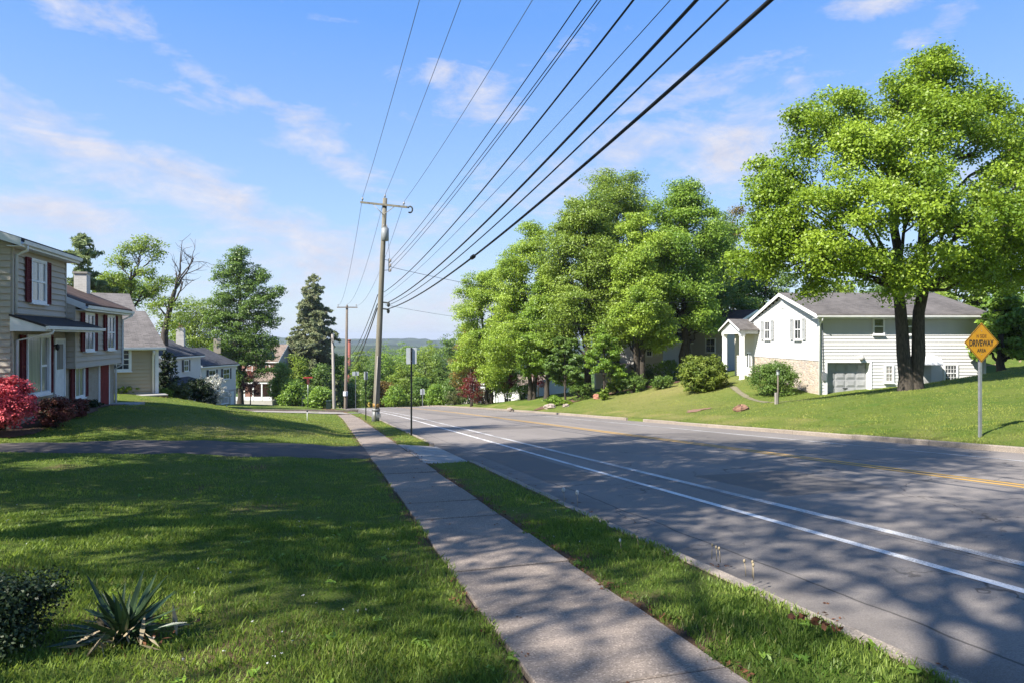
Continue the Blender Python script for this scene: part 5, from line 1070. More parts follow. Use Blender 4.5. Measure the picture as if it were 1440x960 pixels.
def tree(name, label, cat, x, y, h, lobes, leaf, seed, tips=300, per=40, lsize=0.2, tr=0.25, stems=((0, 0),), stem_top=0.75, bark='bark', group=None, clump=None, z=None, inner=0.35, out=True, limb_r=0.4, low_limb=0.28, drop=None, twigs=0.5, droop=0.15, flat=0.55, gap=-0.75):
    """lobes: (right, away, up, r_right, r_away, r_up) in metres from the base"""
    rg = np.random.default_rng(seed); z0 = (g1(x, y) if z is None else z); base = np.array((x, y, z0)); root = thing(name, label, cat, tuple(base), group)
    Lb = np.array(lobes, float); wt = (Lb[:, 3]*Lb[:, 4]*Lb[:, 5])**(2/3); wt /= wt.sum()
    # trunks
    paths = []; trunk_pts = []
    for k, (lx, ly) in enumerate(stems):
        top = base+CX*lx+CY*ly+CZ*h*stem_top; mid = base+CX*lx*0.35+CY*ly*0.35+CZ*h*stem_top*0.5+rg.normal(0, 0.012*h, 3)*np.array((1, 1, 0))
        P = bez(base-CZ*0.4+CX*np.sign(lx)*tr*0.8*(len(stems) > 1), mid, top, 14); t = np.linspace(0, 1, 14); r = tr*(1-0.68*t)*(1+(0.22 if len(stems) > 1 else 0.5)*np.exp(-t*14)); 
        P[1:-1] += rg.normal(0, 0.004*h, (12, 3))
        paths.append((P, r)); trunk_pts.append((P, r))
    tips_all = []; limbs = []
    for li, l in enumerate(Lb):
        c = base+CX*l[0]+CY*l[1]+CZ*l[2]
        P, r = trunk_pts[int(np.argmin([np.linalg.norm((p[-1]-c)[:2]) for p, _ in trunk_pts]))]
        ha = np.clip((l[2]-np.hypot(l[0], l[1])*rg.uniform(0.45, 0.8))/h/stem_top, low_limb, 0.97); i = int(ha*13); a = P[i]
        end = c+CZ*l[5]*0.35; m_ = a*0.5+end*0.5+CZ*(0.13*np.linalg.norm(end-a))+rg.normal(0, 0.03*h, 3)
        lp = bez(a, m_, end, 9); lp[1:-1] += rg.normal(0, 0.006*h, (7, 3)); rr_ = np.linspace(min(r[i]*0.75, tr*limb_r), 0.02*tr/0.25, 9); paths.append((lp, rr_)); limbs.append((c, l, lp, rr_))
        n = max(4, int(tips*wt[li])); d = unit(rg.normal(0, 1, (n, 3))); d[:, 2] += 0.12; d = unit(d); u = rg.uniform(0, 1, n)**inner
        lump = 1+0.16*np.sin(d@rg.normal(0, 3, 3)+rg.uniform(0, 6))+0.1*np.sin(d@rg.normal(0, 6, 3))
        q = c+(CX*(d[:, 0:1]*l[3])+CY*(d[:, 1:2]*l[4])+CZ*(d[:, 2:3]*l[5]))*(u*lump)[:, None]
        kk = 6.283/(0.085*h+0.35); gp = np.sin(q@np.array((.83, .31, .46))*kk+seed)+np.sin(q@np.array((-.42, .77, .48))*kk*1.13+1.7*seed)+np.sin(q@np.array((.25, -.5, .83))*kk*1.31+0.6*seed)
        q = q[gp > gap]
        if drop is not None: q = q[~drop(q)]
        if len(q) == 0: continue
        tips_all.append(q)
        for k in rg.choice(len(q), max(1, int(len(q)*twigs)), replace=False):
            j = rg.integers(3, 9); s = lp[j]; e = q[k]; m2 = (s+e)/2+CZ*rg.uniform(-0.05, 0.12)*np.linalg.norm(e-s); r0_ = min(rr_[j]*0.6, 0.05*tr/0.25+0.01); paths.append((bez(s, m2, e, 5), np.linspace(r0_, r0_*0.25, 5)))
    V, Fc = tubes_geo(paths[:len(stems)], 12); link('trunk', np_mesh('trunk', V, Fc, smooth=True), M[bark], root)
    V, Fc = tubes_geo(paths[len(stems):], 5); link('limbs', np_mesh('limbs', V, Fc, smooth=True), M[bark], root)
    T = np.concatenate(tips_all); cl = clump or 0.045*h
    V, Fc, tt, _ = leaf_geo(T, cl*rg.uniform(0.7, 1.3, len(T)), per, lsize, rg, out_c=(base+CZ*h*0.5) if out else None, droop=droop, flat=flat)
    link('crown', np_mesh('crown', V, Fc, tt), M[leaf], root); return root
def auto_lobes(h, r, cb, n, seed, ry=None, top=1.0, taper=0.5, lr=0.42, squash=0.75):
    """lobes spread over an egg-shaped crown from height cb to h"""
    rg = np.random.default_rng(seed); out = []; ry = ry or r
    for k in range(n):
        t = (k+0.5)/n; zz = cb+(h-cb)*(0.08+0.84*t); w = math.sin(math.pi*min(1, 0.18+0.82*t*top))**taper*(1-0.25*t); a = k*2.39996+rg.uniform(-0.5, 0.5); q = rg.uniform(0.35, 0.72)*w
        s = lr*rg.uniform(0.75, 1.2)*(1-0.35*t); out.append((r*q*1.08*math.cos(a), ry*q*1.08*math.sin(a), zz+rg.uniform(-0.03, 0.03)*h, r*s*0.92, ry*s, r*s*squash*rg.uniform(0.95, 1.6)))
    return out
def shrub(name, label, cat, x, y, rx, ry, hz, leaf, seed, n=160, per=26, lsize=0.07, group=None, z=None, shell=0.3, up=0.4, clump=None, lumpy=0.14, sink=0.0, stems=True, boxy=1.0, long=1.0, flat=0.8):
    rg = np.random.default_rng(seed); z0 = g1(x, y) if z is None else z; root = thing(name, label, cat, (x, y, z0), group)
    d = unit(rg.normal(0, 1, (n, 3))); d[:, 2] = np.where(rg.uniform(0, 1, n) < 0.28, -np.abs(d[:, 2])*0.75, np.abs(d[:, 2])); d = unit(d); d = np.sign(d)*np.abs(d)**boxy
    u = rg.uniform(0, 1, n)**shell; k3 = rg.normal(0, 3, 3); lump = 1+lumpy*np.sin(d@k3+1)+lumpy*0.7*np.sin(d@rg.normal(0, 6, 3))
    q = np.array((x, y, z0+hz*0.42-sink))+(CX*(d[:, 0:1]*rx)+CY*(d[:, 1:2]*ry)+CZ*(d[:, 2:3]*hz*0.55))*(u*lump)[:, None]; q[:, 2] = np.maximum(q[:, 2], z0+0.05)
    V, Fc, tt, _ = leaf_geo(q, (clump or 0.12*min(rx, hz))*rg.uniform(0.7, 1.3, n), per, lsize, rg, up=up, flat=flat, out_c=np.array((x, y, z0+hz*0.3)), long=long)
    V[:, 2] = np.maximum(V[:, 2], z0-0.05)
    link('foliage', np_mesh('foliage', V, Fc, tt), M[leaf], root)
    if stems:
        ps = [(bez(np.array((x, y, z0-0.1))+rg.normal(0, 0.08, 3)*np.array((1, 1, 0))*rx, np.array((x, y, z0+hz*0.3))+(q[i]-np.array((x, y, z0)))*0.3, q[i], 5), np.linspace(0.035, 0.008, 5)*max(0.5, hz/1.6)) for i in rg.choice(n, min(n, 24), replace=False)]
        V, Fc = tubes_geo(ps, 5); link('stems', np_mesh('stems', V, Fc, smooth=True), M['bark'], root)
    return root
def conifer(name, label, x, y, h, r, leaf, seed, cb=0.08, layers=26, per=46, lsize=0.28, irregular=0.25, z=None, gaps=0.0, group=None, bend=0.28, power=0.85):
    rg = np.random.default_rng(seed); z0 = g1(x, y) if z is None else z; base = np.array((x, y, z0)); root = thing(name, label, 'tree', tuple(base), group)
    P = np.stack([base-CZ*0.3+(CZ*(h+0.2))*t for t in np.linspace(0, 1, 10)]); V, Fc = tubes_geo([(P, np.linspace(h*0.016, 0.02, 10))], 9); link('trunk', np_mesh('trunk', V, Fc, smooth=True), M['bark'], root)
    tips, paths = [], []
    for k in range(layers):
        t = (k+rg.uniform(0, 0.6))/layers; zz = h*(cb+(1-cb)*t); w = r*(1-t)**power*(1 if t > 0.08 else 0.75); nb = int(5+9*(1-t))
        for j in range(nb):
            if rg.uniform() < gaps: continue
            a = rg.uniform(0, 6.283); ln = w*rg.uniform(1-irregular*1.6, 1+irregular); s = base+CZ*zz; e = s+np.array((math.cos(a), math.sin(a), 0))*ln-CZ*ln*bend*rg.uniform(0.3, 1.3)+CZ*0.1
            m_ = (s+e)/2+CZ*ln*0.12; b_ = bez(s, m_, e, 6); paths.append((b_, np.linspace(0.05+0.012*ln, 0.012, 6)))
            nt_ = max(2, int(ln/0.34)); tt_ = np.linspace(0.3, 1.0, nt_)
            for q in tt_: 
                i = q*5; i0 = min(int(i), 4); p = b_[i0]+(b_[i0+1]-b_[i0])*(i-i0); tips.append(p+rg.normal(0, 0.10, 3)); 
                if q > 0.45: tips.append(p+rg.normal(0, 0.30, 3)*np.array((1, 1, 0.4))-CZ*0.12)
    tips.append(base+CZ*h)
    V, Fc = tubes_geo(paths, 4); link('limbs', np_mesh('limbs', V, Fc, smooth=True), M['bark'], root)
    T = np.array(tips); V, Fc, tt, _ = leaf_geo(T, 0.17*rg.uniform(0.6, 1.4, len(T)), per, lsize, rg, up=0.3, flat=0.6, long=2.2, droop=0.45)
    link('crown', np_mesh('crown', V, Fc, tt), M[leaf], root); return root
def place(px, d): return W(px, d)
def kx(px, px0, d): return (px-px0)/F*d     # pixels to metres at a distance

# ---- the big maple in front of the white house
dm = 32.5; mx, my = W(1281, dm); mz = g1(mx, my)
def ml(px, py, dd, rx, rz, ry=None): return (kx(px, 1281, dm), dd*1.3, Zat(py, dm)-mz, kx(rx*0.92, 0, dm), (ry or min(rx, 75)/F*dm*0.95), kx(rz*0.85, 0, dm))
maple = [ml(1330, 92, 0, 36, 34), ml(1300, 120, 0, 40, 34), ml(1345, 150, 0.5, 50, 45), ml(1265, 140, -0.3, 42, 36), ml(1290, 185, -1, 60, 46), ml(1200, 165, 0, 42, 34), ml(1145, 180, 0, 44, 36), ml(1100, 250, 0, 50, 44), ml(1165, 150, 0, 36, 28), ml(1185, 225, -1.5, 56, 44), ml(1250, 240, -1.8, 55, 42),
         ml(1390, 195, 0, 42, 32), ml(1418, 135, 1, 32, 26), ml(1452, 170, 1, 36, 36), ml(1425, 320, -1, 50, 40), ml(1435, 250, 0, 48, 46), ml(1375, 290, -2, 62, 44), ml(1085, 285, 0, 50, 44), ml(1150, 300, -2, 62, 46), ml(1225, 310, -2.5, 62, 42), ml(1305, 335, -2.5, 62, 42), ml(1395, 350, -1.5, 62, 44),
         ml(1075, 335, -0.5, 44, 40), ml(1066, 372, 0, 38, 28), ml(1090, 345, -0.5, 48, 38), ml(1145, 365, -1.5, 55, 36), ml(1190, 390, -1.5, 42, 32), ml(1250, 382, -2, 48, 30), ml(1330, 390, -1.5, 46, 26), ml(1385, 392, -0.5, 52, 32), ml(1460, 330, 0, 50, 50), ml(1480, 210, 0.5, 46, 46), ml(1500, 270, 0, 46, 50), ml(1450, 388, 0, 45, 30), ml(1135, 400, -0.5, 34, 24), ml(1240, 412, -1.5, 26, 18)]
tree('maple_tree', 'large spreading maple with two dark trunks standing before the white gabled house', 'tree', mx, my, 17.2, maple, 'maple', 21, tips=1550, per=190, lsize=0.145, tr=0.33, stems=((-1.0, 0.3), (1.2, -0.1)), stem_top=0.74, clump=0.42, flat=0.7, gap=-0.55, low_limb=0.40, inner=0.3, limb_r=0.30, twigs=0.35, droop=0.25)

# ---- row of tall street trees right of the road
def street(px, d, top_py, half_px, leaf, seed, label, n=26, cb=0.22, tips=700, per=115, ls=0.19, stems=((0, 0),), bark='bark', lr=0.36, tr=0.26, taper=0.32, ty=1.0, name='street_tree', clump=None):
    x, y = W(px, d); z0 = g1(x, y); h = Zat(top_py, d)-z0; r = half_px/F*d
    return tree(name, label, 'tree', x, y, h, auto_lobes(h*0.97, r, h*cb, n, seed, lr=lr, taper=taper, top=ty), leaf, seed, tips=int(tips*1.25), per=per, gap=-0.85, lsize=ls, tr=tr, stems=stems, bark=bark, group='tall trees along the right side of the road', clump=clump or 0.030*h, stem_top=0.8, inner=0.33, twigs=0.4)
street(688, 84, 360, 62, 'locust', 31, 'pale green airy tree at the left end of the tall roadside row', n=22, cb=0.08, stems=((-1.2, 0), (1.4, 0.3)), tips=850)
street(748, 73, 310, 74, 'locust', 32, 'two-trunked light green tree nearest the kerb in the roadside row', n=28, cb=0.13, stems=((-1.5, 0), (1.1, 0.4)), tips=850)
street(768, 70, 395, 60, 'fresh', 33, 'lower fresh green tree with bright leaf sprays, standing before the two-trunked tree', n=18, cb=0.18, stems=((0.5, 0),), tips=520)
street(826, 66, 255, 74, 'oak', 34, 'tall olive green oak behind the mulch bed, left of the tallest crown', n=30, cb=0.2, tips=950, tr=0.34)
street(870, 72, 222, 80, 'oak', 35, 'tallest round-topped tree in the roadside row', n=28, cb=0.28, tips=900, tr=0.34)
street(900, 62, 290, 60, 'locust', 36, 'yellow-green tree with dark paired trunks by the white garage wing', n=24, cb=0.22, stems=((-0.7, 0.2), (0.8, 0)), tips=700, tr=0.3)
street(962, 64, 243, 74, 'fresh', 37, 'bright green pointed tree right of the tallest crown', n=28, cb=0.2, tips=850, tr=0.28, taper=0.65, stems=((-0.4, 0), (0.5, 0.3), (0.1, -0.3)))
street(1012, 74, 300, 64, 'deep', 38, 'darker green tree at the right end of the roadside row, by the porch', n=20, cb=0.12, tips=620)
street(1032, 84, 275, 30, 'bronze', 39, 'thin bronze-tinged tree in the gap beside the big maple', n=14, cb=0.25, tips=260, per=50)
street(850, 60, 455, 34, 'fresh', 40, 'small understory tree with fresh leaves above the mulch bed', n=12, cb=0.3, tips=220, per=70, tr=0.1, ls=0.17)
street(795, 64, 470, 34, 'deep', 41, 'small dark understory tree between the trunks of the roadside row', n=10, cb=0.25, tips=220, per=70, tr=0.1)
for i, (px, d, tp, hp, lf, lb) in enumerate([(1075, 78, 352, 60, 'deep', 'dark tree behind the porch gable of the white house'), (1165, 74, 392, 60, 'oak', 'olive tree behind the white house roof ridge, left of the maple trunks'), (1260, 76, 388, 60, 'deep', 'dark green tree behind the roof, between the maple trunks'),
                                     (1345, 66, 372, 55, 'oak', 'olive tree behind the right end of the roof'), (1408, 41.3, 392, 42, 'fresh', 'bright green low-branched tree at the right end of the house, behind the amber sign'), (1470, 50, 362, 50, 'deep', 'dense dark tree at the right edge of view above the plank fence')]):
    street(px, d, tp, hp, lf, 50+i, lb, n=18, cb=0.14 if i == 4 else (0.10 if i > 3 else 0.2), tips=520, per=70, ls=0.22, name='backyard_tree')
# small red-leaved trees and the young bronze tree by the kerb
x, y = W(664, 84); tree('young_maple', 'small bronze and yellow-green young tree at the left foot of the roadside row', 'tree', x, y, Zat(455, 84)-g1(x, y), auto_lobes(Zat(458, 84)-g1(x, y), 2.5, 2.4, 14, 61, lr=0.45), 'bronze', 61, tips=240, per=36, lsize=0.2, tr=0.12)
x, y = W(662, 80); tree('red_maple', 'small dark red Japanese maple by the bungalow post', 'tree', x, y, Zat(500, 80)-g1(x, y), auto_lobes(3.8, 1.5, 1.0, 9, 62, lr=0.5), 'redleaf', 62, tips=110, per=36, lsize=0.15, tr=0.09)
x, y = W(712, 84); tree('red_maple', 'low spreading red-leaved tree in front of the white bungalow wall', 'tree', x, y, 3.6, auto_lobes(3.6, 2.6, 1.4, 9, 63, lr=0.4), 'redleaf', 63, tips=120, per=34, lsize=0.16, tr=0.1, stems=((-0.6, 0), (0.5, 0)))
x, y = W(757, 80); tree('red_maple', 'dark red shrub-like maple glimpsed between the twin trunks', 'tree', x, y, 4.6, auto_lobes(4.6, 1.2, 0.8, 8, 64, lr=0.5), 'redleaf', 64, tips=90, per=34, lsize=0.15, tr=0.08)

# ---- left side trees
x, y = W(112, 62); conifer('pine_tree', 'soft grey-green pine rising behind the taupe house chimney', x, y, Zat(331, 62)-g1(x, y), 3.0, 'pine', 71, cb=0.35, layers=22, per=22, lsize=0.24, irregular=0.5, gaps=0.25, bend=-0.15, power=0.45)
def lobes_px(x, y, d, px0, L_): z0 = g1(x, y); return [(kx(a, px0, d), dd, Zat(b_, d)-z0, r/F*d, r/F*d, r2/F*d) for a, b_, dd, r, r2 in L_]
x, y = W(185, 66); tree('sparse_oak', 'sparse open-crowned oak with gaps of sky behind the beige house', 'tree', x, y, Zat(330, 66)-g1(x, y), lobes_px(x, y, 66, 185, [(205, 345, 0, 20, 12), (182, 352, 0, 16, 10), (218, 362, 0, 12, 10), (170, 372, 0, 17, 11), (200, 385, 0, 15, 10), (160, 395, 0, 18, 14), (185, 405, 0, 16, 12), (150, 415, 0, 20, 14), (210, 412, 0, 14, 10), (175, 425, 0, 20, 12), (140, 400, 1, 16, 12), (228, 400, 0, 12, 9)]), 'oak', 72, gap=-2.5, tips=300, per=34, lsize=0.2, tr=0.26, clump=0.42, twigs=0.8, stem_top=0.8)
x, y = W(160, 78); tree('broadleaf_tree', 'bright green rounded tree low behind the taupe house chimney', 'tree', x, y, Zat(375, 78)-g1(x, y), lobes_px(x, y, 78, 160, [(165, 400, 0, 26, 20), (135, 412, 0, 24, 18), (190, 415, 0, 26, 18), (120, 430, 0, 24, 18)]), 'fresh', 73, tips=260, per=40, lsize=0.22, tr=0.25)
# bare-topped tree
def bare_tree(name, label, px, d, seed):
    rg = np.random.default_rng(seed); x, y = W(px, d); z0 = g1(x, y); base = np.array((x, y, z0)); root = thing(name, label, 'tree', tuple(base)); paths = []; tips = []
    def pt(a, b_, dd=0.0): q = W(a, d+dd); return np.array((q[0], q[1], Zat(b_, d+dd)))
    def grow(p, dirn, ln, r, lev):
        n = 6; P = [p]; dv = dirn.copy()
        for i in range(n): dv = unit(dv+rg.normal(0, 0.14, 3)+CZ*0.03); P.append(P[-1]+dv*ln/n)
        P = np.array(P); paths.append((P, np.linspace(r, r*0.45, n+1)))
        if lev == 0: tips.append(P[-1]); return
        for k in range(rg.integers(3, 5)): i = rg.integers(2, n+1); grow(P[i], unit(dv*0.8+rg.normal(0, 0.5, 3)*np.array((1, 0.7, 0.8))), ln*rg.uniform(0.45, 0.7), r*0.42, lev-1)
    tp = np.array([base-CZ*0.3, pt(231, 470), pt(236, 448), pt(240, 428), pt(246, 408)]); trunk = (tp, np.array((0.42, 0.36, 0.3, 0.26, 0.2)))
    V, Fc = tubes_geo([trunk], 9); link('trunk', np_mesh('trunk', V, Fc, smooth=True), M['bark_grey'], root)
    for a, b_, ex, ey, ln, r in ((246, 408, 268, 375, 3.4, 0.17), (246, 408, 252, 350, 4.2, 0.16), (240, 428, 278, 392, 3.6, 0.15), (236, 448, 222, 410, 3.0, 0.14), (246, 408, 238, 372, 2.6, 0.12), (250, 395, 285, 358, 3.8, 0.12), (238, 436, 205, 400, 3.0, 0.12)):
        p = pt(a, b_); grow(p, unit(pt(ex, ey, rg.uniform(-1, 1))-p), ln*0.86, r*0.8, 2)
    V, Fc = tubes_geo(paths, 5); link('limbs', np_mesh('limbs', V, Fc, smooth=True), M['bark_grey'], root)
    q = np.array([pt(a+rg.normal(0, 6), b_+rg.normal(0, 4), rg.normal(0, 0.6)) for a, b_ in ((210, 395), (220, 405), (232, 398), (213, 415), (226, 425), (240, 425), (250, 432), (222, 440), (236, 452), (246, 458), (230, 465), (216, 430), (205, 408), (255, 445)) for _ in range(7)])
    V, Fc, tt, _ = leaf_geo(q, 0.45, 40, 0.2, rg); link('crown', np_mesh('crown', V, Fc, tt), M['oak'], root)
bare_tree('bare_topped_tree', 'grey half-dead tree with leafless upper branches beside the sparse oak', 234, 72, 74)
x, y = W(275, 98); tree('broadleaf_tree', 'rounded olive tree low behind the white houses, left of the dark maple', 'tree', x, y, Zat(422, 98)-g1(x, y), lobes_px(x, y, 98, 275, [(275, 440, 0, 26, 18), (255, 458, 0, 24, 18), (298, 455, 0, 24, 20), (270, 480, 0, 34, 22), (310, 430, 1, 16, 16), (305, 490, 0, 26, 22)]), 'oak', 75, tips=480, per=44, lsize=0.24, tr=0.25, gap=-1.5)
x, y = W(338, 97); tree('dark_maple', 'tall dark green maple with ragged branches between the white houses and the spruce', 'tree', x, y, Zat(345, 97)-g1(x, y), lobes_px(x, y, 97, 338, [(332, 362, 0, 15, 16), (340, 378, 0, 22, 14), (320, 392, 0, 18, 13), (312, 378, 0, 10, 10), (365, 388, 0, 14, 11), (350, 402, 0, 26, 16), (384, 412, 0, 15, 11), (322, 420, 0, 24, 16), (360, 430, 0, 28, 16), (378, 450, 0, 18, 13), (310, 448, 0, 22, 15), (340, 455, 0, 30, 18), (330, 480, 0, 32, 18), (362, 478, 0, 24, 15), (318, 500, 0, 24, 15), (352, 503, 0, 28, 15), (380, 490, 0, 14, 11), (372, 520, 0, 16, 10), (340, 530, 0, 18, 12)]), 'deep', 76, tips=1000, per=60, gap=-1.5, lsize=0.25, tr=0.36, clump=0.48, twigs=0.6, stem_top=0.85, low_limb=0.12)
x, y = W(441, 122); conifer('spruce_tree', 'tall dark spruce standing alone against the sky left of the poles', x, y, Zat(387, 122)-g1(x, y), 6.0, 'needle', 77, cb=0.06, layers=40, per=26, lsize=0.27, irregular=0.34, power=0.6)
for i, (px, d, tp, hp, lf, lb) in enumerate([(420, 112, 497, 24, 'lime', 'yellow-green bushy tree below the spruce'), (395, 104, 505, 16, 'fresh', 'narrow green tree at the corner of the brown porch house'), (452, 112, 508, 26, 'deep', 'dark leafy tree behind the stop sign'), (478, 122, 492, 24, 'fresh', 'green tree behind the corner pole'),
                                     (412, 98, 534, 18, 'fresh', 'low green bushy tree beside the brown porch, in front of the yellow-green one'), (505, 140, 488, 24, 'oak', 'olive tree in the valley just left of the near pole'), (520, 118, 522, 16, 'deep', 'dark columnar tree hugging the near pole'), (450, 94, 545, 18, 'fresh', 'low green bush tree left of the bare grey pole'),
                                     (548, 128, 494, 34, 'fresh', 'light green valley tree right of the near pole'), (568, 112, 512, 28, 'oak', 'olive bushy tree beyond the road crest'), (598, 120, 482, 36, 'oak', 'green valley tree behind the small pale sign'), (615, 106, 540, 18, 'fresh', 'low bright green bush tree beside the tan bungalow'),
                                     (632, 118, 466, 34, 'deep', 'tall dark valley tree behind the tan bungalow'), (592, 108, 530, 18, 'deep', 'dark low tree behind the small pale sign post'), (655, 128, 460, 30, 'oak', 'valley tree at the left edge of the tall roadside row'), (540, 108, 535, 18, 'bronze', 'low bronze-green bush tree past the end of the road'),
                                     (575, 150, 480, 32, 'fresh', 'broad light green valley tree in the middle distance'), (490, 108, 540, 12, 'deep', 'small dark tree just behind the corner pole'), (436, 180, 480, 26, 'olive', 'olive tree far down the slope behind the spruce'), (530, 180, 486, 30, 'deep', 'dark green tree far down the valley beyond the crest'), (520, 240, 480, 34, 'oak', 'hazy olive tree at the valley bottom, just right of the near pole'), (566, 250, 478, 40, 'deep', 'hazy dark tree at the bottom of the valley, straight above the near sign plate'), (545, 300, 477, 36, 'fresh', 'pale hazy tree at the foot of the distant hills'), (491, 200, 494, 24, 'deep', 'dark tree in front of the brick stack far down the valley'), (610, 160, 472, 36, 'oak', 'tall olive tree rising behind the middle of the valley'), (548, 210, 484, 30, 'oak', 'dull green tree deep in the valley between the near pole and the sign'), (586, 112, 522, 20, 'lime', 'yellow-green low tree right of the crest'), (466, 150, 488, 26, 'oak', 'olive valley tree showing between the spruce and the bare grey pole'), (645, 104, 520, 20, 'deep', 'dark low tree pressed behind the tan bungalow roof'), (556, 104, 545, 14, 'fresh', 'low leafy bush tree at the far right side of the road end')]):
    x, y = W(px, d); z0 = g1(x, y); h = Zat(tp, d)-z0; r = hp/F*d
    tree('valley_tree', lb, 'tree', x, y, h, auto_lobes(h*0.96, r, h*0.06, 18, 100+i, lr=0.46, taper=0.4), lf, 100+i, tips=int(230+r*30), per=38, lsize=0.26, tr=0.2, gap=-1.4, group='trees beyond the crest of the road', clump=0.5, twigs=0.3)

# ---- distant wood: one mass of crowns down the valley
rg = np.random.default_rng(200); Vs, Fs, Ts, base_i = [], [], [], 0
D_ = 190*np.exp(rg.uniform(0, 1, 1500)*1.75); px_ = rg.uniform(-80, 1500, 1500)
Xc = (px_-720)/F*D_; X = CR[0]*Xc+CF[0]*D_; Y = CR[1]*Xc+CF[1]*D_; Z0 = np.where(Y > 60, np.maximum(gz(X, Y), -42), -40.0)
for i in range(300):
    hh = rg.uniform(9, 15); r = rg.uniform(3.5, 6.5); n = 150 if D_[i] < 420 else 70; d = unit(rg.normal(0, 1, (n, 3))); d[:, 2] = np.abs(d[:, 2])-0.2
    c = np.array((X[i], Y[i], Z0[i]+hh*0.45))+d*np.array((r, r, hh*0.55))*rg.uniform(0.75, 1.05, (n, 1)); s = r*0.34*rg.uniform(0.6, 1.3, (n, 1)); nr = unit(d+rg.normal(0, 0.35, (n, 3))); t = unit(np.cross(nr, rg.normal(0, 1, (n, 3)))); b_ = np.cross(nr, t)
    Vs.append(np.stack((c-t*s, c-b_*s, c+t*s, c+b_*s), 1).reshape(-1, 3)); Fs.append(base_i+np.arange(n*4).reshape(-1, 4)); base_i += n*4; Ts.append(np.clip(rg.uniform(0, 1)*0.7+rg.uniform(0, 0.3, n), 0, 1))
tag(link('distant_wood', np_mesh('distant_wood', np.concatenate(Vs), np.concatenate(Fs), np.concatenate(Ts)), M['deep']), 'wooded valley reaching away to the hills', 'wood', kind='stuff')

# ---- tall trees just left of and behind the photographer: they shade the lawn, walk and road
def off_view(q):
    xc = q[:, 0]*CR[0]+q[:, 1]*CR[1]; d = np.maximum(q[:, 0]*CF[0]+q[:, 1]*CF[1], 0.01)
    return (np.abs(xc)/d < 0.80) & (q[:, 2] < EYE+0.54*d+0.8) & (q[:, 0]*CF[0]+q[:, 1]*CF[1] > 0)
SHADE = [(-13.0, 12.0, 24, 7.4, 0.14, 'tall spreading maple on the near lawn, shading the driveway', 1350), (-9.5, 6.2, 26, 7.0, 0.28, 'tall spreading maple beside the photographer, shading the walk', 980), (-10.0, -2.6, 24, 6.6, 0.45, 'thin-crowned maple just behind the photographer, dappling the road', 210), (-8.5, -12.0, 24, 7.0, 0.35, 'tall spreading maple farther behind the photographer', 600), (-20.5, 22.5, 28, 6.0, 0.3, 'tall maple beside the taupe house gable end, outside the view', 700)]
for i, (x, y, h, r, cb, lb, nt_) in enumerate(SHADE):
    tree('shade_maple', lb, 'tree', x, y, h, auto_lobes(h, r, h*cb, 26, 300+i, lr=0.38, taper=0.45), 'maple', 300+i, tips=nt_, per=70, lsize=0.20, tr=0.42, group='shade trees on the near lawn', drop=off_view, twigs=0.25, clump=0.55, inner=0.4)

# ---- shrubs and garden plants
def sh(name, label, px, d, wpx, top_py, leaf, seed, depth=None, **k):
    x, y = W(px, d); z0 = k.get('z', None); z0 = g1(x, y) if z0 is None else z0; rx = wpx/2/F*d; return shrub(name, label, 'shrub', x, y, rx, depth or rx*0.9, Zat(top_py, d)-z0, leaf, seed, **k)
sh('azalea_shrub', 'large crimson azalea in full bloom at the corner of the taupe house', -2, 20.0, 88, 534, 'azalea', 401, n=460, per=40, lsize=0.075, depth=0.62, z=-0.9)
sh('barberry_shrub', 'rounded reddish green shrub under the picture window of the taupe house', 76, 21.6, 52, 557, 'dim_azalea', 402, n=240, per=30, lsize=0.06)
sh('barberry_shrub', 'smaller dull red shrub just right of the rounded one', 104, 23.3, 40, 560, 'dim_azalea', 403, n=160, per=26, lsize=0.06)
sh('dark_groundcover', 'low dark plant beside the concrete step of the taupe house', 123, 26.0, 34, 562, 'yew', 404, n=90, per=22, lsize=0.07)
sh('clipped_hedge', 'low lime green clipped hedge in front of the beige house', 172, 37.2, 38, 543, 'lime', 405, n=120, per=24, lsize=0.08, boxy=0.7)
sh('lime_shrub', 'small lime green shrub at the right corner of the beige house', 232, 39.5, 22, 546, 'lime', 406, n=80, per=22, lsize=0.09)
sh('evergreen_shrub', 'tall dark evergreen beside the beige house corner', 234, 46, 26, 494, 'yew', 407, n=220, per=30, lsize=0.11, lumpy=0.2)
sh('mixed_shrub', 'loose grey-green shrub between the two dark evergreens', 250, 44, 34, 537, 'olive', 408, n=170, per=22, lsize=0.12, lumpy=0.25)
sh('evergreen_shrub', 'rounded dark clipped evergreen in front of the white house', 280, 47, 42, 530, 'yew', 409, n=320, per=34, lsize=0.09, lumpy=0.08)
sh('flowering_shrub', 'white blossoming shrub behind the rounded dark evergreen', 300, 54, 40, 530, 'blossom', 410, n=130, per=26, lsize=0.12, lumpy=0.3)
x, y = W(352, 92); tree('red_dogwood', 'small reddish flowering tree at the side of the brown porch', 'tree', x, y, 4.4, auto_lobes(4.3, 1.5, 1.2, 8, 66, lr=0.5), 'dim_azalea', 66, tips=90, per=30, lsize=0.18, tr=0.08)
sh('juniper_shrub', 'wide yellow-green spreading juniper beside the porch column', 992, 50, 62, 504, 'juniper', 411, n=520, per=30, lsize=0.13, lumpy=0.22, long=1.6)
sh('clipped_shrub', 'rounded dark green bush before the stone base of the white house', 1090, 44.5, 66, 505, 'deep', 412, n=420, per=32, lsize=0.10, lumpy=0.12, depth=1.3)
sh('pot_flowers', 'pink blossoms filling the pot by the porch column', 1061, 51, 14, 527, 'azalea', 413, n=40, per=20, lsize=0.07, stems=False, sink=-0.2)
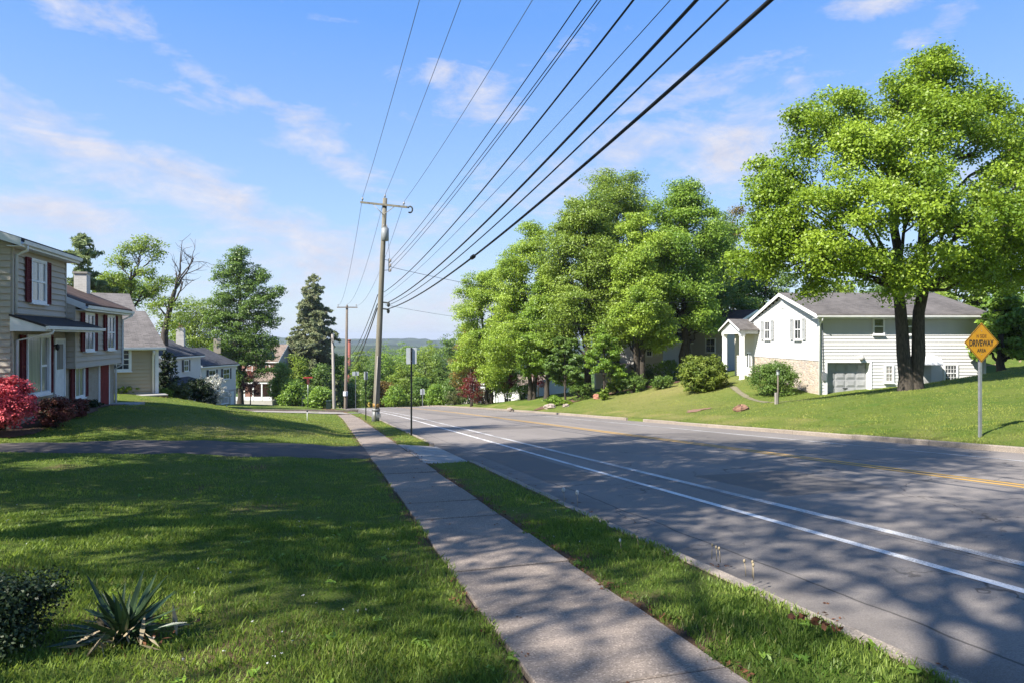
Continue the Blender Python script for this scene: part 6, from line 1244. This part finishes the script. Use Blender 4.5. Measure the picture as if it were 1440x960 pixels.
for i, (px, d, wpx, tp, lf, lb) in enumerate([(815, 63, 30, 535, 'deep', 'dark green shrub at the left of the mulch bed'), (868, 62, 30, 530, 'lime', 'yellow-green shrub on the mulch bed near the pinkish boulder'), (890, 60, 36, 522, 'deep', 'dark pointed shrub at the foot of the paired trunks'), (930, 58, 30, 528, 'deep', 'dark shrub at the top of the right lawn, left of the juniper'),
                                          (780, 61, 24, 556, 'fresh', 'low fresh green plant near the kerb end of the mulch bed'), (797, 60.5, 16, 563, 'lime', 'small pale green tuft beside the flat rock'), (850, 58.5, 16, 545, 'lime', 'small yellow-green clump beside the pinkish boulder'), (944, 64, 40, 505, 'fresh', 'leafy green shrub before the grey house wall'),
                                          (735, 76, 44, 536, 'deep', 'shadowed shrub under the twin-trunk tree'), (680, 88, 40, 545, 'olive', 'brownish green shrub line before the bungalow'), (640, 96, 26, 548, 'olive', 'tangled olive shrub at the bungalow corner')]):
    sh('garden_shrub', lb, px, d, wpx, tp, lf, 420+i, n=130, per=24, lsize=0.13, group='shrubs under the roadside trees', lumpy=0.25)
sh('side_hedge', 'dark hedge shrub just beyond the mulch at the house end', 905, 66, 40, 515, 'deep', 440, n=150, per=24, lsize=0.14)
sh('smudge_mound', 'added low dark mound in place of a blurred dark smudge at the left edge behind the yucca', -22, 4.1, 120, 830, 'yew', 441, n=420, per=46, lsize=0.024, depth=0.36, lumpy=0.35, clump=0.075)  # added leafy mound standing in for a blurred dark smudge
# yucca
x, y = W(174, 4.42); z0 = g1(x, y); yu = thing('yucca_plant', 'spiky dark yucca with sword-shaped leaves in the near left lawn', 'plant', (x, y, z0)); rg = np.random.default_rng(442); mb = MB()
for k in range(58):
    a = rg.uniform(0, 6.28); el = rg.uniform(0.25, 1.25) if k < 50 else rg.uniform(0.02, 0.25); ln = rg.uniform(0.30, 0.50)*(0.95 if k < 50 else 0.7); w = rg.uniform(0.017, 0.030); d0 = np.array((math.cos(a)*math.cos(el), math.sin(a)*math.cos(el), math.sin(el))); sd = np.array((-math.sin(a), math.cos(a), 0)); up = np.cross(sd, d0)*-1; ro = rg.uniform(-0.7, 0.7); sd = sd*math.cos(ro)+up*math.sin(ro)
    b0 = np.array((x, y, z0+0.03))+rg.normal(0, 0.035, 3)*np.array((1, 1, 0.3)); pts = []; tn = rg.uniform(0, 1)
    for t in np.linspace(0, 1, 7): pts.append((b0+d0*ln*t-np.array((0, 0, 1))*0.10*ln*t*t*(1.4-el), w*(0.75+0.9*t-1.6*t*t) if t < 0.999 else 0.0008))
    for (p, w0), (q, w1) in zip(pts, pts[1:]):
        mb.quad(p-sd*w0+up*w0*0.35, p, q, q-sd*w1+up*w1*0.35, tint=tn); mb.quad(p, p+sd*w0+up*w0*0.35, q+sd*w1+up*w1*0.35, q, tint=tn)
mb.build('leaves', M['yucca'], yu)
V, Fc, tt, _ = leaf_geo(np.array([(x+rg.normal(0, 0.13), y+rg.normal(0, 0.13), z0+rg.uniform(0.02, 0.09)) for _ in range(22)]), 0.05, 3, 0.045, rg, flat=0.4, long=4.5, up=0.2, droop=0.5)
link('dead_leaves', np_mesh('dead_leaves', V, Fc, tt), M['stalk'], yu)
V, Fc, tt, _ = leaf_geo(np.array([(x+0.12+rg.uniform(-0.35, 0.35), y-0.1+rg.uniform(-0.3, 0.3), z0+0.03) for _ in range(16)]), 0.06, 4, 0.035, rg, flat=0.2, long=1.5)
tag(link('leaf_litter', np_mesh('leaf_litter', V, Fc, tt), M['dead_leaf']), 'dry brown leaf litter under the yucca', 'leaves', kind='stuff')
# dead leaf cluster on the verge, weed stalks, dandelion clocks
x, y = W(1146, 4.62); rg = np.random.default_rng(450); z0 = g1(x, y); V, Fc, tt, _ = leaf_geo(np.array([(x+0.045*k*CR[0]+rg.normal(0, 0.02), y+0.045*k*CR[1]-0.02*k+rg.normal(0, 0.02), z0+0.07+rg.uniform(0, 0.05)) for k in range(-2, 3)]), 0.018, 6, 0.055, rg, flat=0.5)
tag(link('dead_leaf_clump', np_mesh('dead_leaf_clump', V, Fc, tt), M['dead_leaf'], None, at=(x, y, z0)), 'clump of curled rust-brown dead leaves lying in the verge grass', 'leaves')
def stalk(px, d, py, label, head='stalk', hr=0.012, lean=0.02):
    x, y = W(px, d); z0 = g1(x, y); zt = max(Zat(py, d), z0+0.12); s = thing('weed_stalk', label, 'weed', (x, y, z0), 'dry weed stalks along the near kerb'); l = rnd.uniform(-lean, lean); MB().tube([(x, y, z0-0.02), (x+l*0.4, y, (z0+zt)/2), (x+l, y, zt)], [0.004, 0.0035, 0.0025], 5).build('stem', M['stalk'], s); MB().ball((x+l, y, zt), (hr, hr, hr*1.5), 7, 5).build('seed_head', M[head], s)
for a in ((1008, 6.75, 780, 'tallest pale dry weed stalk beside the kerb, leftmost of its trio'), (1013, 6.7, 786, 'middle dry weed stalk of the trio beside the kerb'), (1001, 6.85, 788, 'thin leaning weed stalk left of the pale trio'), (1049, 6.2, 806, 'short buff weed stalk with a pale tuft near the kerb'), (1058, 6.15, 800, 'brown-headed weed stalk near the kerb, tallest of the right pair'), (1060, 6.05, 815, 'short brown stalk in front of the right pair'), (898, 7.3, 763, 'lone thin stalk in the middle of the verge'), (855, 8.2, 742, 'thin stalk at the verge edge above the gutter')): stalk(*a)
stalk(794, 10.4, 688, 'dandelion clock standing at the kerb, left of two', 'petal_white', 0.028); stalk(812, 10.1, 692, 'dandelion clock standing at the kerb, right of two', 'petal_white', 0.028)
stalk(874, 7.15, 764, 'pale folded leaf tip sticking up in the verge', 'petal_white', 0.014)

# ---- grass blades (thickest where the ground is closest)
rg = np.random.default_rng(500)
def lawn_ok(x, y):
    u = x-xr(y); e = 0.05*np.sin(y*3.1)+0.04*np.sin(y*7.7+1)
    L_ = (u < 1.15+e*0.7) & ~((y > drive_lo(x)-0.05) & (y < drive_hi(x)+0.05)) & (y < 63.3) & ~((x < -9.2) & (y > 24)) & ~((x < -8.6) & (y > 41)) & ~(np.hypot(x+8.9, (y-29)*0.12) < 0.55) & ~((x < -8) & (y > 35.5) & (y < 41.3) & (x < -12))
    S = (u > 2.335+e) & (u < 3.43+0.4*e) & ~((y > APRON[0]-0.02) & (y < APRON[1]+0.02)) & (y < 63.3)
    R_ = (u > 17.1) & (u < 48) & (y < 62) & ~((u < 17.6) & (y > 34.7) & (y < 36.7))
    xc = x*CR[0]+y*CR[1]; d = x*CF[0]+y*CF[1]; R_ &= ~((d > 42.6) & (xc > 17)) & ~((xc < 14) & (d > 60))
    return L_, S, R_
def blades(n, d0, d1, hmin, hmax, wid, spread, pw=1.0):
    d = np.exp(rg.uniform(math.log(d0), math.log(d1), n)); xc = rg.uniform(-0.92, 0.92, n)*d; x = CR[0]*xc+CF[0]*d; y = CR[1]*xc+CF[1]*d
    L_, S, R_ = lawn_ok(x, y); ok = L_ | S | R_; x, y, d, S = x[ok], y[ok], d[ok], S[ok]; n = len(x)
    cl = 0.5+0.25*np.sin(x*2.3+1.7*np.sin(y*1.9))+0.25*np.sin(y*3.1+1.3*np.sin(x*2.7)); cl2 = np.sin(x*9.1+2*np.sin(y*7.3))*np.sin(y*8.7+2*np.sin(x*6.1))
    keep = rg.uniform(0, 1, n) < np.clip(0.45+0.65*cl+0.3*cl2, 0.12, 1); x, y, d, cl, cl2, S = x[keep], y[keep], d[keep], cl[keep], cl2[keep], S[keep]; n = len(x)
    z = gz(x, y); h = rg.uniform(hmin, hmax, n)*(0.6+0.6*cl+0.25*np.clip(cl2, 0, 1))*np.where(S, 1.05, 1.0); a = rg.uniform(0, 6.283, n); ln = rg.uniform(0.1, 0.9, n)*h; w = wid*rg.uniform(0.6, 1.4, n)*(0.6+0.5*d/d0)
    ca, sa = np.cos(a), np.sin(a); b2 = a+rg.uniform(-1, 1, n); dx, dy = np.cos(b2+1.57)*ln, np.sin(b2+1.57)*ln
    B = np.stack((x, y, z-0.01), 1); Wd = np.stack((ca*w, sa*w, 0*w), 1); Tp = B+np.stack((dx, dy, h), 1); Md = B+np.stack((dx*0.32, dy*0.32, h*0.6), 1)
    V = np.stack((B-Wd*0.5, B+Wd*0.5, Md+Wd*0.42, Tp, Md-Wd*0.42), 1).reshape(-1, 3); Fc = np.arange(n*5).reshape(-1, 5)
    return V, Fc, np.clip(0.35*cl+0.6*rg.uniform(0, 1, n)**1.2, 0, 1)
def grass(name, parts, mat, label):
    Vs, Fs, Ts, b_ = [], [], [], 0
    for V, Fc, t in parts: Vs.append(V); Fs.append(Fc+b_); Ts.append(t); b_ += len(V)
    tag(link(name, np_mesh(name, np.concatenate(Vs), np.concatenate(Fs), np.concatenate(Ts)), M[mat]), label, 'grass', kind='stuff')
grass('grass', [blades(190000, 2.6, 9.0, 0.026, 0.066, 0.0042, 1), blades(140000, 7, 22, 0.028, 0.06, 0.006, 1)], 'grass', 'rough green grass of the near lawn and verge')
grass('grass', [blades(240000, 18, 60, 0.03, 0.06, 0.011, 1)], 'grass_far', 'short yellow-green grass of the farther lawns')
T = []
for _ in range(300):
    d = math.exp(rg.uniform(math.log(4), math.log(19))); xc = rg.uniform(-0.8, 0.25)*d; x = CR[0]*xc+CF[0]*d; y = CR[1]*xc+CF[1]*d
    if math.sin(x*1.3+1.1*math.sin(y*0.8))*math.sin(y*1.0+x*0.4) < 0.15: continue
    L_, S, R_ = lawn_ok(np.array([x]), np.array([y]))
    if L_[0] or S[0]: T.append((x, y, g1(x, y)+0.055))
V, Fc, tt, _ = leaf_geo(np.array(T), 0.006, 5, 0.011, rg, up=0.6, flat=0.8); tag(link('clover', np_mesh('clover', V, Fc, tt*0.8), M['petal_white']), 'tiny white clover heads sprinkled through the near lawn', 'clover', kind='stuff')
# broad weed leaves and fallen brown bits near the walk
T = []
for _ in range(110):
    d = math.exp(rg.uniform(math.log(2.9), math.log(12))); xc = rg.uniform(-0.6, 0.6)*d; x = CR[0]*xc+CF[0]*d; y = CR[1]*xc+CF[1]*d; L_, S, R_ = lawn_ok(np.array([x]), np.array([y]))
    if L_[0] or S[0]: T.append((x, y, g1(x, y)+0.03))
V, Fc, tt, _ = leaf_geo(np.array(T), 0.03, 9, 0.034, rg, up=1.2, flat=0.25, long=1.7); tag(link('broadleaf_weeds', np_mesh('broadleaf_weeds', V, Fc, tt), M['fresh']), 'broad-leaved weeds scattered through the near grass', 'weeds', kind='stuff')
T = []
for _ in range(420):
    y = rg.uniform(2.5, 22); s = rg.uniform(); x = 2.38+rg.normal(0, 0.05) if s < 0.55 else (1.08+rg.normal(0, 0.05) if s < 0.75 else (3.58+abs(rg.normal(0, 0.18)) if s < 0.93 else rg.uniform(1.1, 2.4)))
    T.append((x, y, float(zr(y))+(0.02 if x < 3.4 else -0.115)))
V, Fc, tt, _ = leaf_geo(np.array(T), 0.03, 4, 0.028, rg, up=2.0, flat=0.05, long=1.4); tag(link('leaf_litter', np_mesh('leaf_litter', V, Fc, tt), M['dead_leaf']), 'scattered brown leaf bits along the walk edge and gutter', 'leaves', kind='stuff')
# ------------------------------------------------------------------ light, sky, camera
EL = 44.0; HD = np.array((-0.925, -0.38)); HD = HD/np.linalg.norm(HD)
sd = Vector((HD[0]*math.cos(R(EL)), HD[1]*math.cos(R(EL)), math.sin(R(EL))))
sl = bpy.data.lights.new('sun', 'SUN'); sl.energy = 5.0; sl.angle = R(0.53); sl.color = (1.0, 0.945, 0.86)
so = bpy.data.objects.new('sun', sl); COL.objects.link(so); so.rotation_euler = (-sd).to_track_quat('-Z', 'Y').to_euler(); so.location = (0, 0, 60)
w = bpy.data.worlds.new('World'); scn.world = w; w.use_nodes = True; nt = w.node_tree; bg = nt.nodes['Background']
sky = nt.nodes.new('ShaderNodeTexSky'); sky.sky_type = 'NISHITA'; sky.sun_disc = False; sky.sun_elevation = R(EL); sky.sun_rotation = math.atan2(HD[0], HD[1]); sky.altitude = 100; sky.air_density = 1.0; sky.dust_density = 0.6; sky.ozone_density = 2.0
vec = nt.nodes.new('ShaderNodeTexCoord').outputs['Generated']
# cloud banks laid out by compass bearing and elevation on the sky
def dotv(ax):
    n = nt.nodes.new('ShaderNodeVectorMath'); n.operation = 'DOT_PRODUCT'; nt.links.new(vec, n.inputs[0]); n.inputs[1].default_value = ax; return n.outputs['Value']
zc = math_(nt, 'MAXIMUM', dotv((0, 0, 1)), 0.0)
az = math_(nt, 'ARCTAN2', dotv((CR[0], CR[1], 0)), dotv((CF[0], CF[1], 0))); el = math_(nt, 'ARCSINE', zc)
cb_ = nt.nodes.new('ShaderNodeCombineXYZ'); nt.links.new(az, cb_.inputs[0]); nt.links.new(el, cb_.inputs[1]); p = cb_.outputs[0]
n1 = noise(nt, mapping(nt, p, (2.8, 9.0, 1), (0, 0, R(16)), (3.1, 1.7, 0)), 1.7, 10, 0.66, 0.6); n3 = noise(nt, mapping(nt, p, (9, 16, 1), (0, 0, R(12)), (1.3, 5.2, 0)), 2.0, 7, 0.65, 0.3)
BANKS = [(95, 195, 190, 46, 22, 1.0), (290, 268, 190, 40, 20, 1.0), (380, 300, 120, 30, 15, .7), (85, 305, 150, 34, 4, 1.1), (10, 215, 60, 22, 0, .8), (110, 18, 150, 26, 14, .95), (220, 62, 100, 30, 28, .9), (265, 130, 90, 20, 5, .65), (385, 150, 80, 16, 10, .75), (450, 195, 90, 34, 28, .85),
         (520, 262, 70, 26, 15, .6), (690, 130, 66, 38, -10, .85), (625, 98, 34, 18, 0, .6), (1045, 200, 120, 62, -12, .95), (900, 205, 190, 44, -8, .8), (960, 130, 120, 28, -8, .7), (1015, 95, 80, 14, -4, .6), (780, 245, 150, 44, -6, .75), (1232, 8, 80, 20, 0, .85), (1340, 20, 40, 24, -20, .7), (1290, 60, 34, 20, -20, .7),
         (1120, 110, 60, 30, 10, .55), (150, 345, 260, 40, 0, .75), (450, 370, 260, 60, 0, .8), (600, 330, 160, 34, -5, .6), (620, 430, 260, 40, 0, .75), (1150, 330, 200, 60, 0, .6), (800, 60, 60, 22, -30, .5), (-200, 150, 260, 60, 10, .9), (1700, 150, 260, 70, -10, .9), (720, -260, 300, 80, 10, .9)]
tot = None
for px, py, hl, hw, an, stn in BANKS:
    mp = nt.nodes.new('ShaderNodeMapping'); mp.vector_type = 'TEXTURE'; nt.links.new(p, mp.inputs[0]); k_ = 1/math.hypot(F, px-720)
    mp.inputs['Location'].default_value = (math.atan((px-720)/F), math.atan((HOR-py)*k_), 0); mp.inputs['Rotation'].default_value = (0, 0, -R(an)); mp.inputs['Scale'].default_value = (hl*k_*0.9, hw*k_, 1)
    ln = nt.nodes.new('ShaderNodeVectorMath'); ln.operation = 'LENGTH'; nt.links.new(mp.outputs[0], ln.inputs[0])
    g = nt.nodes.new('ShaderNodeMapRange'); g.interpolation_type = 'SMOOTHSTEP'; nt.links.new(ln.outputs['Value'], g.inputs[0]); g.inputs[1].default_value = 1.75; g.inputs[2].default_value = 0.0; g.inputs[3].default_value = 0.0; g.inputs[4].default_value = stn
    tot = g.outputs[0] if tot is None else math_(nt, 'MAXIMUM', tot, g.outputs[0])
f = math_(nt, 'ADD', math_(nt, 'ADD', math_(nt, 'MULTIPLY', tot, 0.60), math_(nt, 'MULTIPLY', math_(nt, 'SUBTRACT', n1, 0.5), 1.7)), math_(nt, 'MULTIPLY', math_(nt, 'SUBTRACT', n3, 0.5), 0.7))
cl = rng_(nt, f, 0.20, 0.72, 0.0, 0.95)
hs = nt.nodes.new('ShaderNodeHueSaturation'); hs.inputs['Saturation'].default_value = 1.2; hs.inputs['Value'].default_value = 1.1; nt.links.new(sky.outputs[0], hs.inputs['Color'])
rp = nt.nodes.new('ShaderNodeValToRGB'); nt.links.new(zc, rp.inputs[0]); cr_ = rp.color_ramp; cr_.elements[1].position = 1.0
for pos, col in ((0.0, (2.7, 3.1, 3.65)), (0.17, (1.85, 2.75, 4.3)), (0.42, (0.72, 1.75, 4.3)), (0.999, (0.4, 1.1, 3.1))):
    q = cr_.elements[0] if pos == 0 else cr_.elements.new(pos); q.color = (col[0]/5, col[1]/5, col[2]/5, 1)
cr_.elements[len(cr_.elements)-1].color = (0.08, 0.22, 0.62, 1)
rs = nt.nodes.new('ShaderNodeVectorMath'); rs.operation = 'SCALE'; nt.links.new(rp.outputs[0], rs.inputs[0]); rs.inputs['Scale'].default_value = 5.0
skyc = mixc(nt, 0.8, hs.outputs[0], rs.outputs[0])
cc_ = mixc(nt, cl, skyc, mixc(nt, rng_(nt, n3, 0.3, 0.7), (2.7, 2.85, 3.5), (3.5, 3.5, 3.9)))
nt.links.new(cc_, bg.inputs['Color']); bg.inputs['Strength'].default_value = 0.097

cam = bpy.data.cameras.new('camera'); co = bpy.data.objects.new('camera', cam); COL.objects.link(co)
cam.sensor_fit = 'HORIZONTAL'; cam.sensor_width = 36; cam.lens = 24; cam.clip_start = 0.05; cam.clip_end = 12000
co.location = (0, 0, EYE); co.rotation_euler = (R(90), 0, math.atan2(-CF[0], CF[1])); cam.shift_y = -(480-HOR)/1440.0
scn.camera = co
scn.view_settings.view_transform = 'Standard'; scn.view_settings.look = 'None'; scn.view_settings.gamma = 1; scn.view_settings.use_curve_mapping = False; scn.view_settings.exposure = 1.3

# the air between here and the hills
hz_ = MB(); hz_.box((1000, 3200, -10), (11000, 8400, 120)); m = bpy.data.materials.new('air'); m.use_nodes = True; nt = m.node_tree; nt.nodes.remove(nt.nodes['Principled BSDF'])
pv = nt.nodes.new('ShaderNodeVolumePrincipled'); pv.inputs['Color'].default_value = (0.80, 0.88, 1.0, 1); pv.inputs['Density'].default_value = HAZE if 'HAZE' in globals() else 0.00016; pv.inputs['Anisotropy'].default_value = 0.3
nt.links.new(pv.outputs[0], nt.nodes['Material Output'].inputs['Volume'])
tag(hz_.build('haze', m), kind='stuff')
scn.cycles.volume_bounces = 0; scn.cycles.max_bounces = 6; scn.cycles.transparent_max_bounces = 8; scn.cycles.use_denoising = True
